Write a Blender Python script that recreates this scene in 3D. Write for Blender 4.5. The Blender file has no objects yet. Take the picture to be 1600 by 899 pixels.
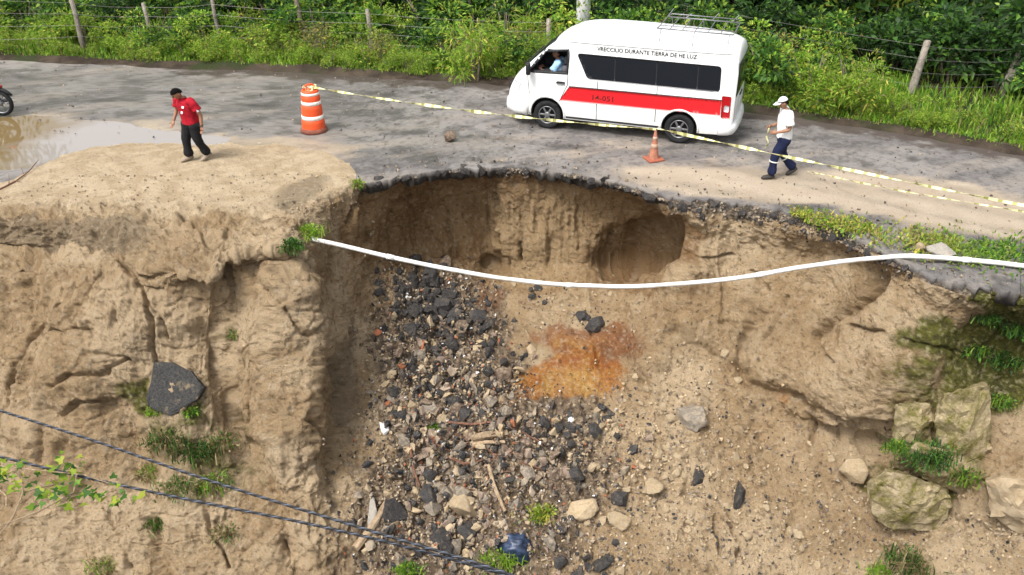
import bpy, bmesh, math, random
import numpy as np
from mathutils import Vector, Matrix, Euler, geometry as mgeo

R = math.radians
random.seed(7)
rng = np.random.default_rng(7)
scene = bpy.context.scene

# ------------------------------------------------------------------ camera
CAM_H = 6.813
CAM_P = 0.50004           # pitch below the horizon, radians
CAM_F = 1400.0            # focal length in photo pixels (1600 wide)
cam_data = bpy.data.cameras.new("camera")
cam = bpy.data.objects.new("camera", cam_data)
scene.collection.objects.link(cam)
cam.location = (0, 0, CAM_H)
cam.rotation_euler = (math.pi / 2 - CAM_P, 0, 0)
cam_data.sensor_width = 36.0
cam_data.lens = CAM_F / 1600.0 * 36.0
cam_data.clip_end = 3000.0
scene.camera = cam

# ------------------------------------------------------------------ sky, sun, exposure
SUN_EL, SUN_AZ = R(57), R(224)        # azimuth clockwise from +Y
world = bpy.data.worlds.new("World")
scene.world = world
world.use_nodes = True
wn = world.node_tree
wn.nodes.clear()
sky = wn.nodes.new("ShaderNodeTexSky")
sky.sky_type = 'NISHITA'
sky.sun_disc = False
sky.sun_elevation = SUN_EL
sky.sun_rotation = SUN_AZ
sky.dust_density = 4.0
sky.ozone_density = 1.0
hsv = wn.nodes.new("ShaderNodeHueSaturation")
hsv.inputs["Saturation"].default_value = 0.25      # overcast: the blue is veiled
bg = wn.nodes.new("ShaderNodeBackground")
bg.inputs["Strength"].default_value = 0.105
wo = wn.nodes.new("ShaderNodeOutputWorld")
wn.links.new(sky.outputs[0], hsv.inputs["Color"])
wn.links.new(hsv.outputs[0], bg.inputs["Color"])
wn.links.new(bg.outputs[0], wo.inputs["Surface"])

sun_data = bpy.data.lights.new("sun", 'SUN')
sun_data.energy = 1.5
sun_data.angle = R(16)
sun_data.color = (1.0, 0.96, 0.9)
sun = bpy.data.objects.new("sun", sun_data)
scene.collection.objects.link(sun)
sd = Vector((math.sin(SUN_AZ) * math.cos(SUN_EL), math.cos(SUN_AZ) * math.cos(SUN_EL), math.sin(SUN_EL)))
sun.rotation_euler = sd.to_track_quat('Z', 'Y').to_euler()
sun.location = (0, 10, 40)

scene.view_settings.view_transform = 'Standard'
scene.view_settings.look = 'None'
scene.view_settings.exposure = 1.3
scene.view_settings.gamma = 1.0
scene.view_settings.use_curve_mapping = False
scene.render.engine = 'CYCLES'
scene.cycles.max_bounces = 6
scene.cycles.transparent_max_bounces = 6
scene.cycles.use_denoising = True

# ------------------------------------------------------------------ helpers
COL = scene.collection
CP, SP = math.cos(CAM_P), math.sin(CAM_P)

def ray(u, v):
    a = (u - 800.0) / CAM_F
    b = (449.5 - v) / CAM_F
    return np.array([a, CP + b * SP, -SP + b * CP])

def at_y(u, v, y):            # survey point: bearing read in the photo + distance
    d = ray(u, v); k = y / d[1]
    return np.array([d[0] * k, y, CAM_H + d[2] * k])

def at_z(u, v, z=0.0):
    d = ray(u, v); k = (z - CAM_H) / d[2]
    return np.array([d[0] * k, d[1] * k, z])

def to_uv(P):
    P = np.asarray(P, float)
    x, y, z = P[..., 0], P[..., 1], P[..., 2] - CAM_H
    d = y * CP - z * SP; up = y * SP + z * CP
    return 800 + CAM_F * x / d, 449.5 - CAM_F * up / d

def tag(o, label=None, cat=None, group=None, kind=None):
    if label: o["label"] = label
    if cat: o["category"] = cat
    if group: o["group"] = group
    if kind: o["kind"] = kind
    return o

def link(o, parent=None):
    COL.objects.link(o)
    if parent is not None: o.parent = parent
    return o

def empty(name, loc=(0, 0, 0), rz=0.0):
    o = bpy.data.objects.new(name, None)
    o.empty_display_size = 0.2
    o.location = loc; o.rotation_euler = (0, 0, rz)
    return link(o)

def mesh_obj(name, verts, faces, mat=None, parent=None, smooth=False):
    me = bpy.data.meshes.new(name)
    me.from_pydata([tuple(v) for v in verts], [], [tuple(f) for f in faces])
    me.update()
    if mat is not None: me.materials.append(mat)
    if smooth: me.shade_smooth()
    return link(bpy.data.objects.new(name, me), parent)

def np_mesh(name, V, F, mat=None, smooth=True):
    """fast mesh from numpy arrays, F is (n,3) or (n,4)"""
    me = bpy.data.meshes.new(name)
    V = np.ascontiguousarray(V, np.float32); F = np.ascontiguousarray(F, np.int32)
    k = F.shape[1]; n = F.shape[0]
    me.vertices.add(len(V)); me.vertices.foreach_set("co", V.ravel())
    me.loops.add(n * k); me.loops.foreach_set("vertex_index", F.ravel())
    me.polygons.add(n)
    me.polygons.foreach_set("loop_start", np.arange(0, n * k, k, dtype=np.int32))
    me.polygons.foreach_set("use_smooth", np.full(n, smooth, dtype=bool))
    me.update(calc_edges=True)
    if mat is not None:
        for m in (mat if isinstance(mat, (list, tuple)) else [mat]): me.materials.append(m)
    return me

def bm_obj(name, bm, mat=None, parent=None, smooth=False):
    me = bpy.data.meshes.new(name)
    bm.normal_update(); bm.to_mesh(me); bm.free()
    if mat is not None:
        for m in (mat if isinstance(mat, (list, tuple)) else [mat]): me.materials.append(m)
    if smooth: me.shade_smooth()
    return link(bpy.data.objects.new(name, me), parent)

def set_color_attr(me, name, arr):
    a = me.color_attributes.new(name, 'FLOAT_COLOR', 'POINT')
    a.data.foreach_set("color", np.ascontiguousarray(arr, np.float32).ravel())

def tube(bm, pts, rad, n=8, cap=True, close=False):
    """swept tube with per-point radius"""
    pts = [Vector(p) for p in pts]
    if not hasattr(rad, '__len__'): rad = [rad] * len(pts)
    rings = []
    prev = None
    for i, p in enumerate(pts):
        t = (pts[min(i + 1, len(pts) - 1)] - pts[max(i - 1, 0)])
        if close: t = pts[(i + 1) % len(pts)] - pts[i - 1]
        t.normalize()
        if prev is None:
            a = Vector((0, 0, 1)) if abs(t.z) < .9 else Vector((1, 0, 0))
            nrm = t.cross(a).normalized()
        else:
            nrm = (prev - t * prev.dot(t)).normalized()
        prev = nrm
        b = t.cross(nrm)
        rings.append([bm.verts.new(p + (nrm * math.cos(2 * math.pi * k / n) + b * math.sin(2 * math.pi * k / n)) * rad[i]) for k in range(n)])
    m = len(rings)
    for i in range(m if close else m - 1):
        A, B = rings[i], rings[(i + 1) % m]
        for k in range(n):
            bm.faces.new((A[k], A[(k + 1) % n], B[(k + 1) % n], B[k]))
    if cap and not close:
        bm.faces.new(rings[0][::-1]); bm.faces.new(rings[-1])
    return rings

def box(bm, c, s, rot=None, bevel=0.0):
    r = bmesh.ops.create_cube(bm, size=1.0)
    M = Matrix.Translation(c) @ (rot.to_4x4() if rot is not None else Matrix.Identity(4)) @ Matrix.Diagonal((s[0], s[1], s[2], 1))
    bmesh.ops.transform(bm, matrix=M, verts=r['verts'])
    if bevel > 0:
        es = list({e for v in r['verts'] for e in v.link_edges})
        bmesh.ops.bevel(bm, geom=es, offset=bevel, segments=2, affect='EDGES', profile=0.5)

def lathe(bm, prof, n=24, M=None):
    """prof: list of (r,z)"""
    rings = []
    for r, z in prof:
        if r < 1e-5:
            rings.append([bm.verts.new((0, 0, z))])
        else:
            rings.append([bm.verts.new((r * math.cos(2 * math.pi * k / n), r * math.sin(2 * math.pi * k / n), z)) for k in range(n)])
    for A, B in zip(rings, rings[1:]):
        for k in range(n):
            a, b = A[k % len(A)], A[(k + 1) % len(A)]
            c, d = B[(k + 1) % len(B)], B[k % len(B)]
            vs = []
            for q in (a, b, c, d):
                if q not in vs: vs.append(q)
            if len(vs) > 2: bm.faces.new(vs)
    if M is not None:
        bmesh.ops.transform(bm, matrix=M, verts=[v for r in rings for v in r])
    return rings

# ---- noise
def _hash(ix, iy, iz, seed):
    h = (ix.astype(np.uint32) * np.uint32(374761393) + iy.astype(np.uint32) * np.uint32(668265263)
         + iz.astype(np.uint32) * np.uint32(2147483647) + np.uint32(seed * 144269 + 1013))
    h = (h ^ (h >> np.uint32(13))) * np.uint32(1274126177)
    h = h ^ (h >> np.uint32(16))
    h = h * np.uint32(2246822519)
    h = h ^ (h >> np.uint32(15))
    return h.astype(np.float64) / 4294967295.0

def vnoise(P, seed=0):
    P = np.asarray(P, float)
    I = np.floor(P).astype(np.int64); f = P - I
    w = f * f * f * (f * (f * 6 - 15) + 10)
    out = 0
    for dx in (0, 1):
        wx = w[..., 0] if dx else 1 - w[..., 0]
        for dy in (0, 1):
            wy = w[..., 1] if dy else 1 - w[..., 1]
            for dz in (0, 1):
                wz = w[..., 2] if dz else 1 - w[..., 2]
                out = out + wx * wy * wz * _hash(I[..., 0] + dx, I[..., 1] + dy, I[..., 2] + dz, seed)
    return out * 2 - 1

def fbm(P, octv=4, seed=0, gain=.5, lac=2.03, ridged=False):
    a, s, o = 1.0, 0.0, 0.0
    P = np.asarray(P, float).copy()
    for k in range(octv):
        n = vnoise(P, seed + k)
        if ridged: n = 1 - 2 * np.abs(n)
        o = o + a * n; s += a
        a *= gain; P = P * lac + 17.3
    return o / s

def voronoi(P, seed=0):
    P = np.asarray(P, float)
    I = np.floor(P).astype(np.int64)
    f1 = np.full(P.shape[:-1], 9.0); f2 = f1.copy(); cid = np.zeros(P.shape[:-1])
    for dx in (-1, 0, 1):
        for dy in (-1, 0, 1):
            for dz in (-1, 0, 1):
                jx, jy, jz = I[..., 0] + dx, I[..., 1] + dy, I[..., 2] + dz
                q = np.stack([jx + _hash(jx, jy, jz, seed), jy + _hash(jx, jy, jz, seed + 1), jz + _hash(jx, jy, jz, seed + 2)], -1)
                d = np.sqrt(((q - P) ** 2).sum(-1))
                h = _hash(jx, jy, jz, seed + 3)
                nearer = d < f1
                f2 = np.where(nearer, f1, np.minimum(f2, d))
                cid = np.where(nearer, h, cid)
                f1 = np.where(nearer, d, f1)
    return f1, f2, cid

def pchip(x, Y, xi):
    x = np.asarray(x, float); Y = np.asarray(Y, float)
    h = np.diff(x)[:, None] if Y.ndim > 1 else np.diff(x)
    d = np.diff(Y, axis=0) / h
    m = np.zeros_like(Y)
    m[0], m[-1] = d[0], d[-1]
    w1 = 2 * h[1:] + h[:-1]; w2 = h[1:] + 2 * h[:-1]
    same = d[1:] * d[:-1] > 0
    with np.errstate(divide='ignore', invalid='ignore'):
        mm = (w1 + w2) / (w1 / d[:-1] + w2 / d[1:])
    m[1:-1] = np.where(same, mm, 0)
    k = np.clip(np.searchsorted(x, xi) - 1, 0, len(x) - 2)
    hk = (x[k + 1] - x[k]); t = (xi - x[k]) / hk
    if Y.ndim > 1: hk = hk[:, None]; t = t[:, None]
    return ((1 + 2 * t) * (1 - t) ** 2 * Y[k] + t * (1 - t) ** 2 * hk * m[k]
            + t * t * (3 - 2 * t) * Y[k + 1] + t * t * (t - 1) * hk * m[k + 1])

def sstep(a, b, x):
    t = np.clip((x - a) / (b - a), 0, 1)
    return t * t * (3 - 2 * t)

def blob(U, V, cu, cv, ru, rv, soft=.35, rot=0.0):
    c, s = math.cos(rot), math.sin(rot)
    du, dv = U - cu, V - cv
    q = np.sqrt(((du * c + dv * s) / ru) ** 2 + ((-du * s + dv * c) / rv) ** 2)
    return 1 - sstep(1 - soft, 1 + soft, q)

# ---- material helper
class Mat:
    def __init__(self, name, rough=.8, spec=.3):
        self.m = bpy.data.materials.new(name); self.m.use_nodes = True
        self.nt = self.m.node_tree; self.N = self.nt.nodes; self.L = self.nt.links
        self.b = self.N["Principled BSDF"]
        self.b.inputs["Roughness"].default_value = rough
        self.b.inputs["Specular IOR Level"].default_value = spec
    def set(self, k, v):
        i = self.b.inputs[k]
        if hasattr(v, 'is_output') or hasattr(v, 'links'): self.L.new(v, i)
        else: i.default_value = (*v, 1) if (hasattr(v, '__len__') and len(v) == 3 and i.type == 'RGBA') else v
        return self
    def _in(self, node, k, v):
        i = node.inputs[k]
        if hasattr(v, 'links'): self.L.new(v, i)
        elif hasattr(v, '__len__') and i.type == 'RGBA' and len(v) == 3: i.default_value = (*v, 1)
        else: i.default_value = v
    def coord(self, kind="Object", scale=None):
        if not hasattr(self, '_tc'): self._tc = self.N.new("ShaderNodeTexCoord")
        o = self._tc.outputs[kind]
        if scale is not None:
            mp = self.N.new("ShaderNodeMapping"); mp.inputs["Scale"].default_value = scale
            self.L.new(o, mp.inputs["Vector"]); o = mp.outputs[0]
        return o
    def noise(self, scale, detail=6, rough=.55, vec=None, dist=0.0, out="Fac"):
        n = self.N.new("ShaderNodeTexNoise")
        n.inputs["Scale"].default_value = scale; n.inputs["Detail"].default_value = detail
        n.inputs["Roughness"].default_value = rough; n.inputs["Distortion"].default_value = dist
        self.L.new(vec if vec is not None else self.coord(), n.inputs["Vector"])
        return n.outputs[out]
    def voro(self, scale, feature='F1', vec=None, out="Distance", rand=1.0):
        n = self.N.new("ShaderNodeTexVoronoi"); n.feature = feature
        n.inputs["Scale"].default_value = scale; n.inputs["Randomness"].default_value = rand
        self.L.new(vec if vec is not None else self.coord(), n.inputs["Vector"])
        return n.outputs[out]
    def ramp(self, fac, stops, interp='LINEAR'):
        n = self.N.new("ShaderNodeValToRGB"); cr = n.color_ramp; cr.interpolation = interp
        while len(cr.elements) < len(stops): cr.elements.new(.5)
        for e, (p, c) in zip(cr.elements, stops):
            e.position = p
            e.color = (c, c, c, 1) if not hasattr(c, '__len__') else (*c[:3], 1)
        self.L.new(fac, n.inputs["Fac"])
        return n.outputs["Color"]
    def mix(self, fac, a, b, mode='MIX'):
        n = self.N.new("ShaderNodeMix"); n.data_type = 'RGBA'; n.blend_type = mode
        n.clamp_factor = True
        self._in(n, 0, fac); self._in(n, 6, a); self._in(n, 7, b)
        return n.outputs[2]
    def math(self, op, a, b=0.0, clamp=False):
        n = self.N.new("ShaderNodeMath"); n.operation = op; n.use_clamp = clamp
        self._in(n, 0, a); self._in(n, 1, b)
        return n.outputs[0]
    def attr(self, name, comp=None):
        n = self.N.new("ShaderNodeAttribute"); n.attribute_name = name
        if comp is None: return n.outputs["Color"]
        if comp == 'A': return n.outputs["Alpha"]
        s = self.N.new("ShaderNodeSeparateColor"); self.L.new(n.outputs["Color"], s.inputs[0])
        return s.outputs["RGB".index(comp)]
    def bump(self, h, dist=.02, strength=1.0, prev=None):
        n = self.N.new("ShaderNodeBump"); n.inputs["Distance"].default_value = dist
        n.inputs["Strength"].default_value = strength
        self.L.new(h, n.inputs["Height"])
        if prev is not None: self.L.new(prev, n.inputs["Normal"])
        self.L.new(n.outputs[0], self.b.inputs["Normal"])
        return n.outputs[0]
    def objrand(self):
        n = self.N.new("ShaderNodeObjectInfo"); return n.outputs["Random"]

def simple(name, col, rough=.6, spec=.4, var=.12, scale=8, bump=.0, metal=0.0):
    M = Mat(name, rough, spec)
    n = M.noise(scale, 5)
    c = M.mix(M.ramp(n, [(.3, 0.0), (.7, 1.0)]), tuple(x * (1 - var) for x in col), tuple(min(1, x * (1 + var)) for x in col))
    M.set("Base Color", c); M.set("Metallic", metal)
    if bump: M.bump(M.noise(scale * 6, 4), bump)
    return M.m

# ================================================================== TERRAIN
# surveyed profiles of the bank: bearing in the photo (u,v) and distance y, from the rim down
PROF = {   # u: [(v,y) r2 rim, r3, r4 lip, r5 under, r6, r7, r8, r9, r10]
 -420: [(316,15.9),(345,15.35),(388,15.1),(415,14.7),(520,14.1),(650,13.2),(800,12.2),(899,11.5),(1080,10.2)],
 -150: [(316,15.9),(345,15.35),(388,15.1),(414,14.6),(520,14.0),(650,13.1),(800,12.1),(899,11.4),(1080,10.1)],
 0:    [(316,15.85),(344,15.3),(388,15.05),(412,14.5),(520,13.9),(650,13.0),(800,12.0),(899,11.3),(1080,10.1)],
 80:   [(318,15.8),(348,15.2),(392,14.9),(412,14.4),(520,13.75),(650,12.9),(800,11.95),(899,11.25),(1080,10.05)],
 160:  [(320,15.75),(350,15.15),(392,14.7),(412,14.3),(520,13.6),(650,12.8),(800,11.9),(899,11.2),(1080,10.0)],
 250:  [(322,15.65),(362,14.95),(422,14.05),(440,14.1),(540,13.5),(650,12.8),(800,11.9),(899,11.2),(1080,10)],
 325:  [(325,15.6),(375,14.6),(434,13.8),(450,14.0),(540,13.6),(650,12.95),(800,11.9),(899,11.2),(1080,10)],
 362:  [(335,15.35),(367,14.85),(400,14.3),(416,14.48),(520,13.95),(640,13.2),(785,12.1),(899,11.3),(1080,10)],
 395:  [(325,15.6),(362,14.85),(394,14.35),(412,14.5),(490,14.05),(600,13.42),(760,12.3),(899,11.3),(1080,10)],
 435:  [(320,15.75),(358,14.9),(391,14.35),(404,14.75),(440,14.25),(570,13.55),(750,12.3),(899,11.3),(1080,10)],
 478:  [(312,16.1),(340,15.65),(378,15.2),(420,14.95),(462,14.5),(570,13.7),(740,12.5),(899,11.35),(1080,10.1)],
 510:  [(300,16.5),(335,16.35),(390,16.0),(440,15.6),(490,14.95),(585,14.2),(740,12.8),(899,11.45),(1080,10.15)],
 545:  [(289,16.78),(330,16.8),(390,16.7),(440,16.35),(490,15.95),(580,14.9),(730,13.2),(899,11.6),(1080,10.25)],
 580:  [(280,17.1),(312,17.3),(370,17.4),(420,17.2),(470,16.7),(570,15.3),(720,13.45),(899,11.65),(1080,10.3)],
 630:  [(270,17.4),(296,17.85),(350,18.2),(405,18.1),(450,17.3),(560,15.6),(700,13.8),(899,11.7),(1080,10.3)],
 700:  [(260,17.8),(284,18.3),(345,18.7),(405,18.65),(442,17.95),(560,15.75),(690,14.0),(899,11.75),(1080,10.4)],
 762:  [(257,17.9),(282,18.4),(345,18.75),(408,18.85),(442,18.1),(560,15.8),(690,14.05),(899,11.8),(1080,10.4)],
 795:  [(257,17.88),(284,18.05),(345,18.08),(405,18.12),(445,17.9),(560,15.8),(690,14.05),(899,11.8),(1080,10.4)],
 900:  [(268,17.45),(292,17.85),(352,18.0),(410,17.95),(450,17.3),(545,15.9),(670,14.2),(899,11.8),(1080,10.5)],
 980:  [(287,16.85),(308,17.35),(356,17.95),(410,18.1),(455,16.95),(545,15.75),(670,14.2),(899,11.75),(1080,10.4)],
 1025: [(300,16.4),(322,16.9),(368,17.6),(404,17.6),(432,16.4),(545,15.2),(670,14.0),(899,11.7),(1080,10.4)],
 1048: [(306,16.2),(332,16.35),(372,16.9),(398,16.7),(424,15.95),(545,15.15),(665,14.0),(899,11.7),(1080,10.4)],
 1062: [(309,16.08),(336,16.02),(374,16.0),(398,15.92),(428,15.78),(545,15.1),(660,14.0),(899,11.7),(1080,10.4)],
 1075: [(310,16.05),(338,16.0),(372,15.95),(400,15.9),(440,15.7),(545,15.1),(660,14.0),(899,11.7),(1080,10.4)],
 1120: [(306,16.18),(334,16.0),(372,15.98),(410,15.95),(455,15.78),(540,15.0),(650,14.1),(899,11.7),(1080,10.4)],
 1200: [(322,15.7),(345,15.55),(385,15.65),(440,15.5),(510,15.0),(590,14.4),(660,13.95),(899,11.7),(1080,10.4)],
 1290: [(343,15.1),(370,14.78),(396,15.0),(450,14.82),(530,14.25),(630,13.6),(690,13.4),(899,11.5),(1080,10.2)],
 1350: [(372,14.35),(394,14.05),(416,14.25),(462,14.0),(545,13.5),(645,13.15),(692,13.35),(899,11.4),(1080,10.1)],
 1400: [(398,13.65),(416,13.5),(440,13.6),(480,13.35),(570,12.95),(655,12.8),(696,13.2),(899,11.25),(1080,10.0)],
 1460: [(428,12.95),(448,12.85),(476,12.95),(515,12.85),(590,12.65),(655,12.55),(712,12.7),(899,11.0),(1080,9.9)],
 1530: [(444,12.6),(468,12.5),(498,12.75),(545,12.9),(610,12.85),(660,12.65),(735,12.0),(899,10.8),(1080,9.7)],
 1640: [(456,12.35),(482,12.3),(515,12.55),(560,12.6),(620,12.4),(675,12.05),(750,11.4),(899,10.5),(1080,9.4)],
 1760: [(465,12.1),(492,12.05),(525,12.25),(570,12.2),(630,12.0),(685,11.7),(760,11.1),(899,10.2),(1080,9.2)],
 2000: [(480,11.8),(505,11.75),(540,11.9),(585,11.8),(645,11.6),(700,11.2),(770,10.7),(899,9.9),(1080,8.9)],
}
# where the loose sand on top meets the road: r1 (on the sand, z) and r0 (tucked under the road)
SAND = [(-420,300,.05,262),(-150,290,.05,262),(0,305,.06,268),(80,272,.06,240),(160,252,.07,218),(250,252,.07,214),(300,252,.07,222),
        (325,250,.07,216),(430,248,.06,206),(500,256,.05,216),(545,268,.03,228),(600,262,-.10,235),(2000,262,-.10,235)]
su = [s[0] for s in SAND]
us = sorted(PROF)
G = []
for u in us:
    col = [at_y(u, v, y) for v, y in PROF[u]]
    rim = col[0].copy()
    if u <= 545:
        v1 = np.interp(u, su, [s[1] for s in SAND]); z1 = np.interp(u, su, [s[2] for s in SAND]); v0 = np.interp(u, su, [s[3] for s in SAND])
        p1 = at_z(u, v1, z1); p0 = at_z(u, v0, -.07)
        pb = at_z(u, v0 - 40, -.25)
    else:                       # under the asphalt slab
        col[0][2] -= .12
        rim = col[0]
        p1 = rim + np.array([rim[0] * .06, 1.0, .02]); p0 = rim + np.array([rim[0] * .12, 2.0, 0.0])
        pb = rim + np.array([rim[0] * .2, 3.2, -.1])
    G.append([pb, p0, p1] + col)
G = np.array(G)                                  # (columns, rows, 3)
NS, NT = 1040, 560
S = np.linspace(us[0], us[-1], 4000)
# spend most columns inside the frame
w = np.where((S > -40) & (S < 1640), 1.0, .25); cw = np.cumsum(w); cw = (cw - cw[0]) / (cw[-1] - cw[0])
S = np.interp(np.linspace(0, 1, NS), cw, S)
rows = np.stack([pchip(us, G[:, r, :], S) for r in range(G.shape[1])], 1)     # (NS, rows, 3)
rl = np.linalg.norm(np.diff(rows, axis=1), axis=2).mean(0)
rw = rl * np.array([.3, .45, .8, 1.2, 1.3, 1.2, 1.1, 1, 1, .9, .45])
cum = np.concatenate([[0], np.cumsum(rw)]); cum /= cum[-1]
tt = np.linspace(0, 1, NT)
flat = rows.transpose(1, 0, 2).reshape(rows.shape[1], -1)
T1 = pchip(cum, flat, tt)
T2 = np.stack([np.interp(tt, cum, flat[:, k]) for k in range(flat.shape[1])], 1)
P = (.65 * T1 + .35 * T2).reshape(NT, NS, 3)
del T1, T2
rowpos = np.interp(tt, cum, np.arange(rows.shape[1]))[:, None] * np.ones((1, NS))   # 0..11 (3 = rim)
def grid_normals(P):
    a = np.gradient(P, axis=1); b = np.gradient(P, axis=0)
    n = np.cross(b, a); n /= np.linalg.norm(n, axis=2, keepdims=True) + 1e-9
    return n
U, V = to_uv(P)
Sg = np.ones((NT, 1)) * S[None, :]
Nn = grid_normals(P)
steep = sstep(2.75, 3.6, rowpos)
_w1 = np.stack([fbm(P * 1.3, 4, 191), fbm(P * 1.3, 4, 192)], -1) * 55
Ub, Vb = U, V
U, V = Ub + _w1[..., 0], Vb + _w1[..., 1]
# --- zone masks
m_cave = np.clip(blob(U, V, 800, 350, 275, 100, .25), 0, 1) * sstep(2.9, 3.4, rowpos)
m_right = blob(U, V, 1290, 520, 240, 170, .3)
rubble = np.clip(blob(U, V, 690, 500, 95, 110, .5) + blob(U, V, 735, 680, 150, 150, .45) + blob(U, V, 715, 850, 190, 140, .5) + .7 * blob(U, V, 870, 720, 100, 110, .6), 0, 1) * sstep(6.2, 7.0, rowpos)
debris = np.clip(blob(U, V, 1100, 780, 330, 190, .4) + rubble, 0, 1) * sstep(6.5, 7.5, rowpos)
leftface = (1 - sstep(500, 600, U)) * sstep(4, 5, rowpos)
# --- displacement
D = np.zeros((NT, NS))
D += .16 * fbm(P * .8, 3, 11) * steep * (1 - .35 * leftface)
D += .05 * fbm(P * np.array([4.5, 2.0, .5]), 4, 151, ridged=True) * m_cave + .035 * fbm(P * np.array([3.5, 2.0, .6]), 4, 152, ridged=True) * m_right + .045 * fbm(P * np.array([3.2, 2.0, .6]), 4, 153, ridged=True) * leftface + rubble * .16 * fbm(P * 2.4, 4, 154, gain=.6)
q = P * np.array([2.2, 1.0, .55])
D += .085 * fbm(q * 1.5, 4, 21, ridged=True) * steep * (1 - .7 * debris) * (1 - .35 * m_right)
D += .12 * fbm(P * 2.3, 6, 31, gain=.6) * steep * (.55 + .05 * leftface) * (1 - .7 * m_cave) * (1 - .65 * m_right)
D += .030 * fbm(P * 5.5, 4, 141, gain=.6, ridged=True) * steep * (1 - .8 * m_cave) * (1 - .75 * m_right)
D += .040 * fbm(P * 9.0, 4, 41, gain=.65) * (.25 + .75 * steep)
# strata on walls: thin horizontal ledges
st = fbm(np.stack([P[..., 0] * .5, P[..., 1] * .5, P[..., 2] * 5], -1), 3, 51)
D += .03 * st * (m_cave * .4 + m_right * .5 + leftface * .2)
# broken blocks on the left face
f1, f2, cid = voronoi(P * np.array([1.5, 1.5, 1.9]) + .35 * np.stack([fbm(P * 1.7, 2, 61), fbm(P * 1.7, 2, 62), fbm(P * 1.7, 2, 63)], -1), 5)
edge = f2 - f1
D += leftface * (.09 * (cid - .5) * sstep(0, .22, edge) - .035 * (1 - sstep(0, .07, edge)))
f1b, f2b, cidb = voronoi(P * 3.4 + .3 * fbm(P * 4, 2, 71)[..., None], 9)
D += .05 * (cidb - .5) * sstep(0, .25, f2b - f1b) * steep * np.clip(.45 + leftface * .15 + debris * .5 - m_cave * .45 - m_right * .3, 0, 1)
# lumpy clods in the debris
f1c, f2c, cidc = voronoi(P * 5.5, 15)
D += debris * ((.13 + .10 * rubble) * np.clip(.62 - f1c, 0, 1) * (cidc > .25) * (.5 + cidc))
f1d, f2d, cidd = voronoi(P * 11.0, 25)
D += (debris * .6 + rubble * .6) * (.075 * np.clip(.6 - f1d, 0, 1) * (cidd > .3))
# crumbling scarp below the sand
band = sstep(2.6, 3.4, rowpos) * (1 - sstep(5.0, 5.6, rowpos)) * (1 - sstep(330, 480, Ub))
D += band * (.16 * fbm(P * 2.6, 5, 121, gain=.6, ridged=True) + .12 * (cidb - .5) * sstep(0, .3, f2b - f1b) + .10 * fbm(P * 1.1, 3, 122))
# sand flat: gentle hummocks, footprints
D += (1 - steep) * (.034 * fbm(P * 1.4, 4, 81) + .018 * fbm(P * 6, 3, 82) - .05 * np.exp(-(f1b / .22) ** 2) * (cidb > .72))
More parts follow.
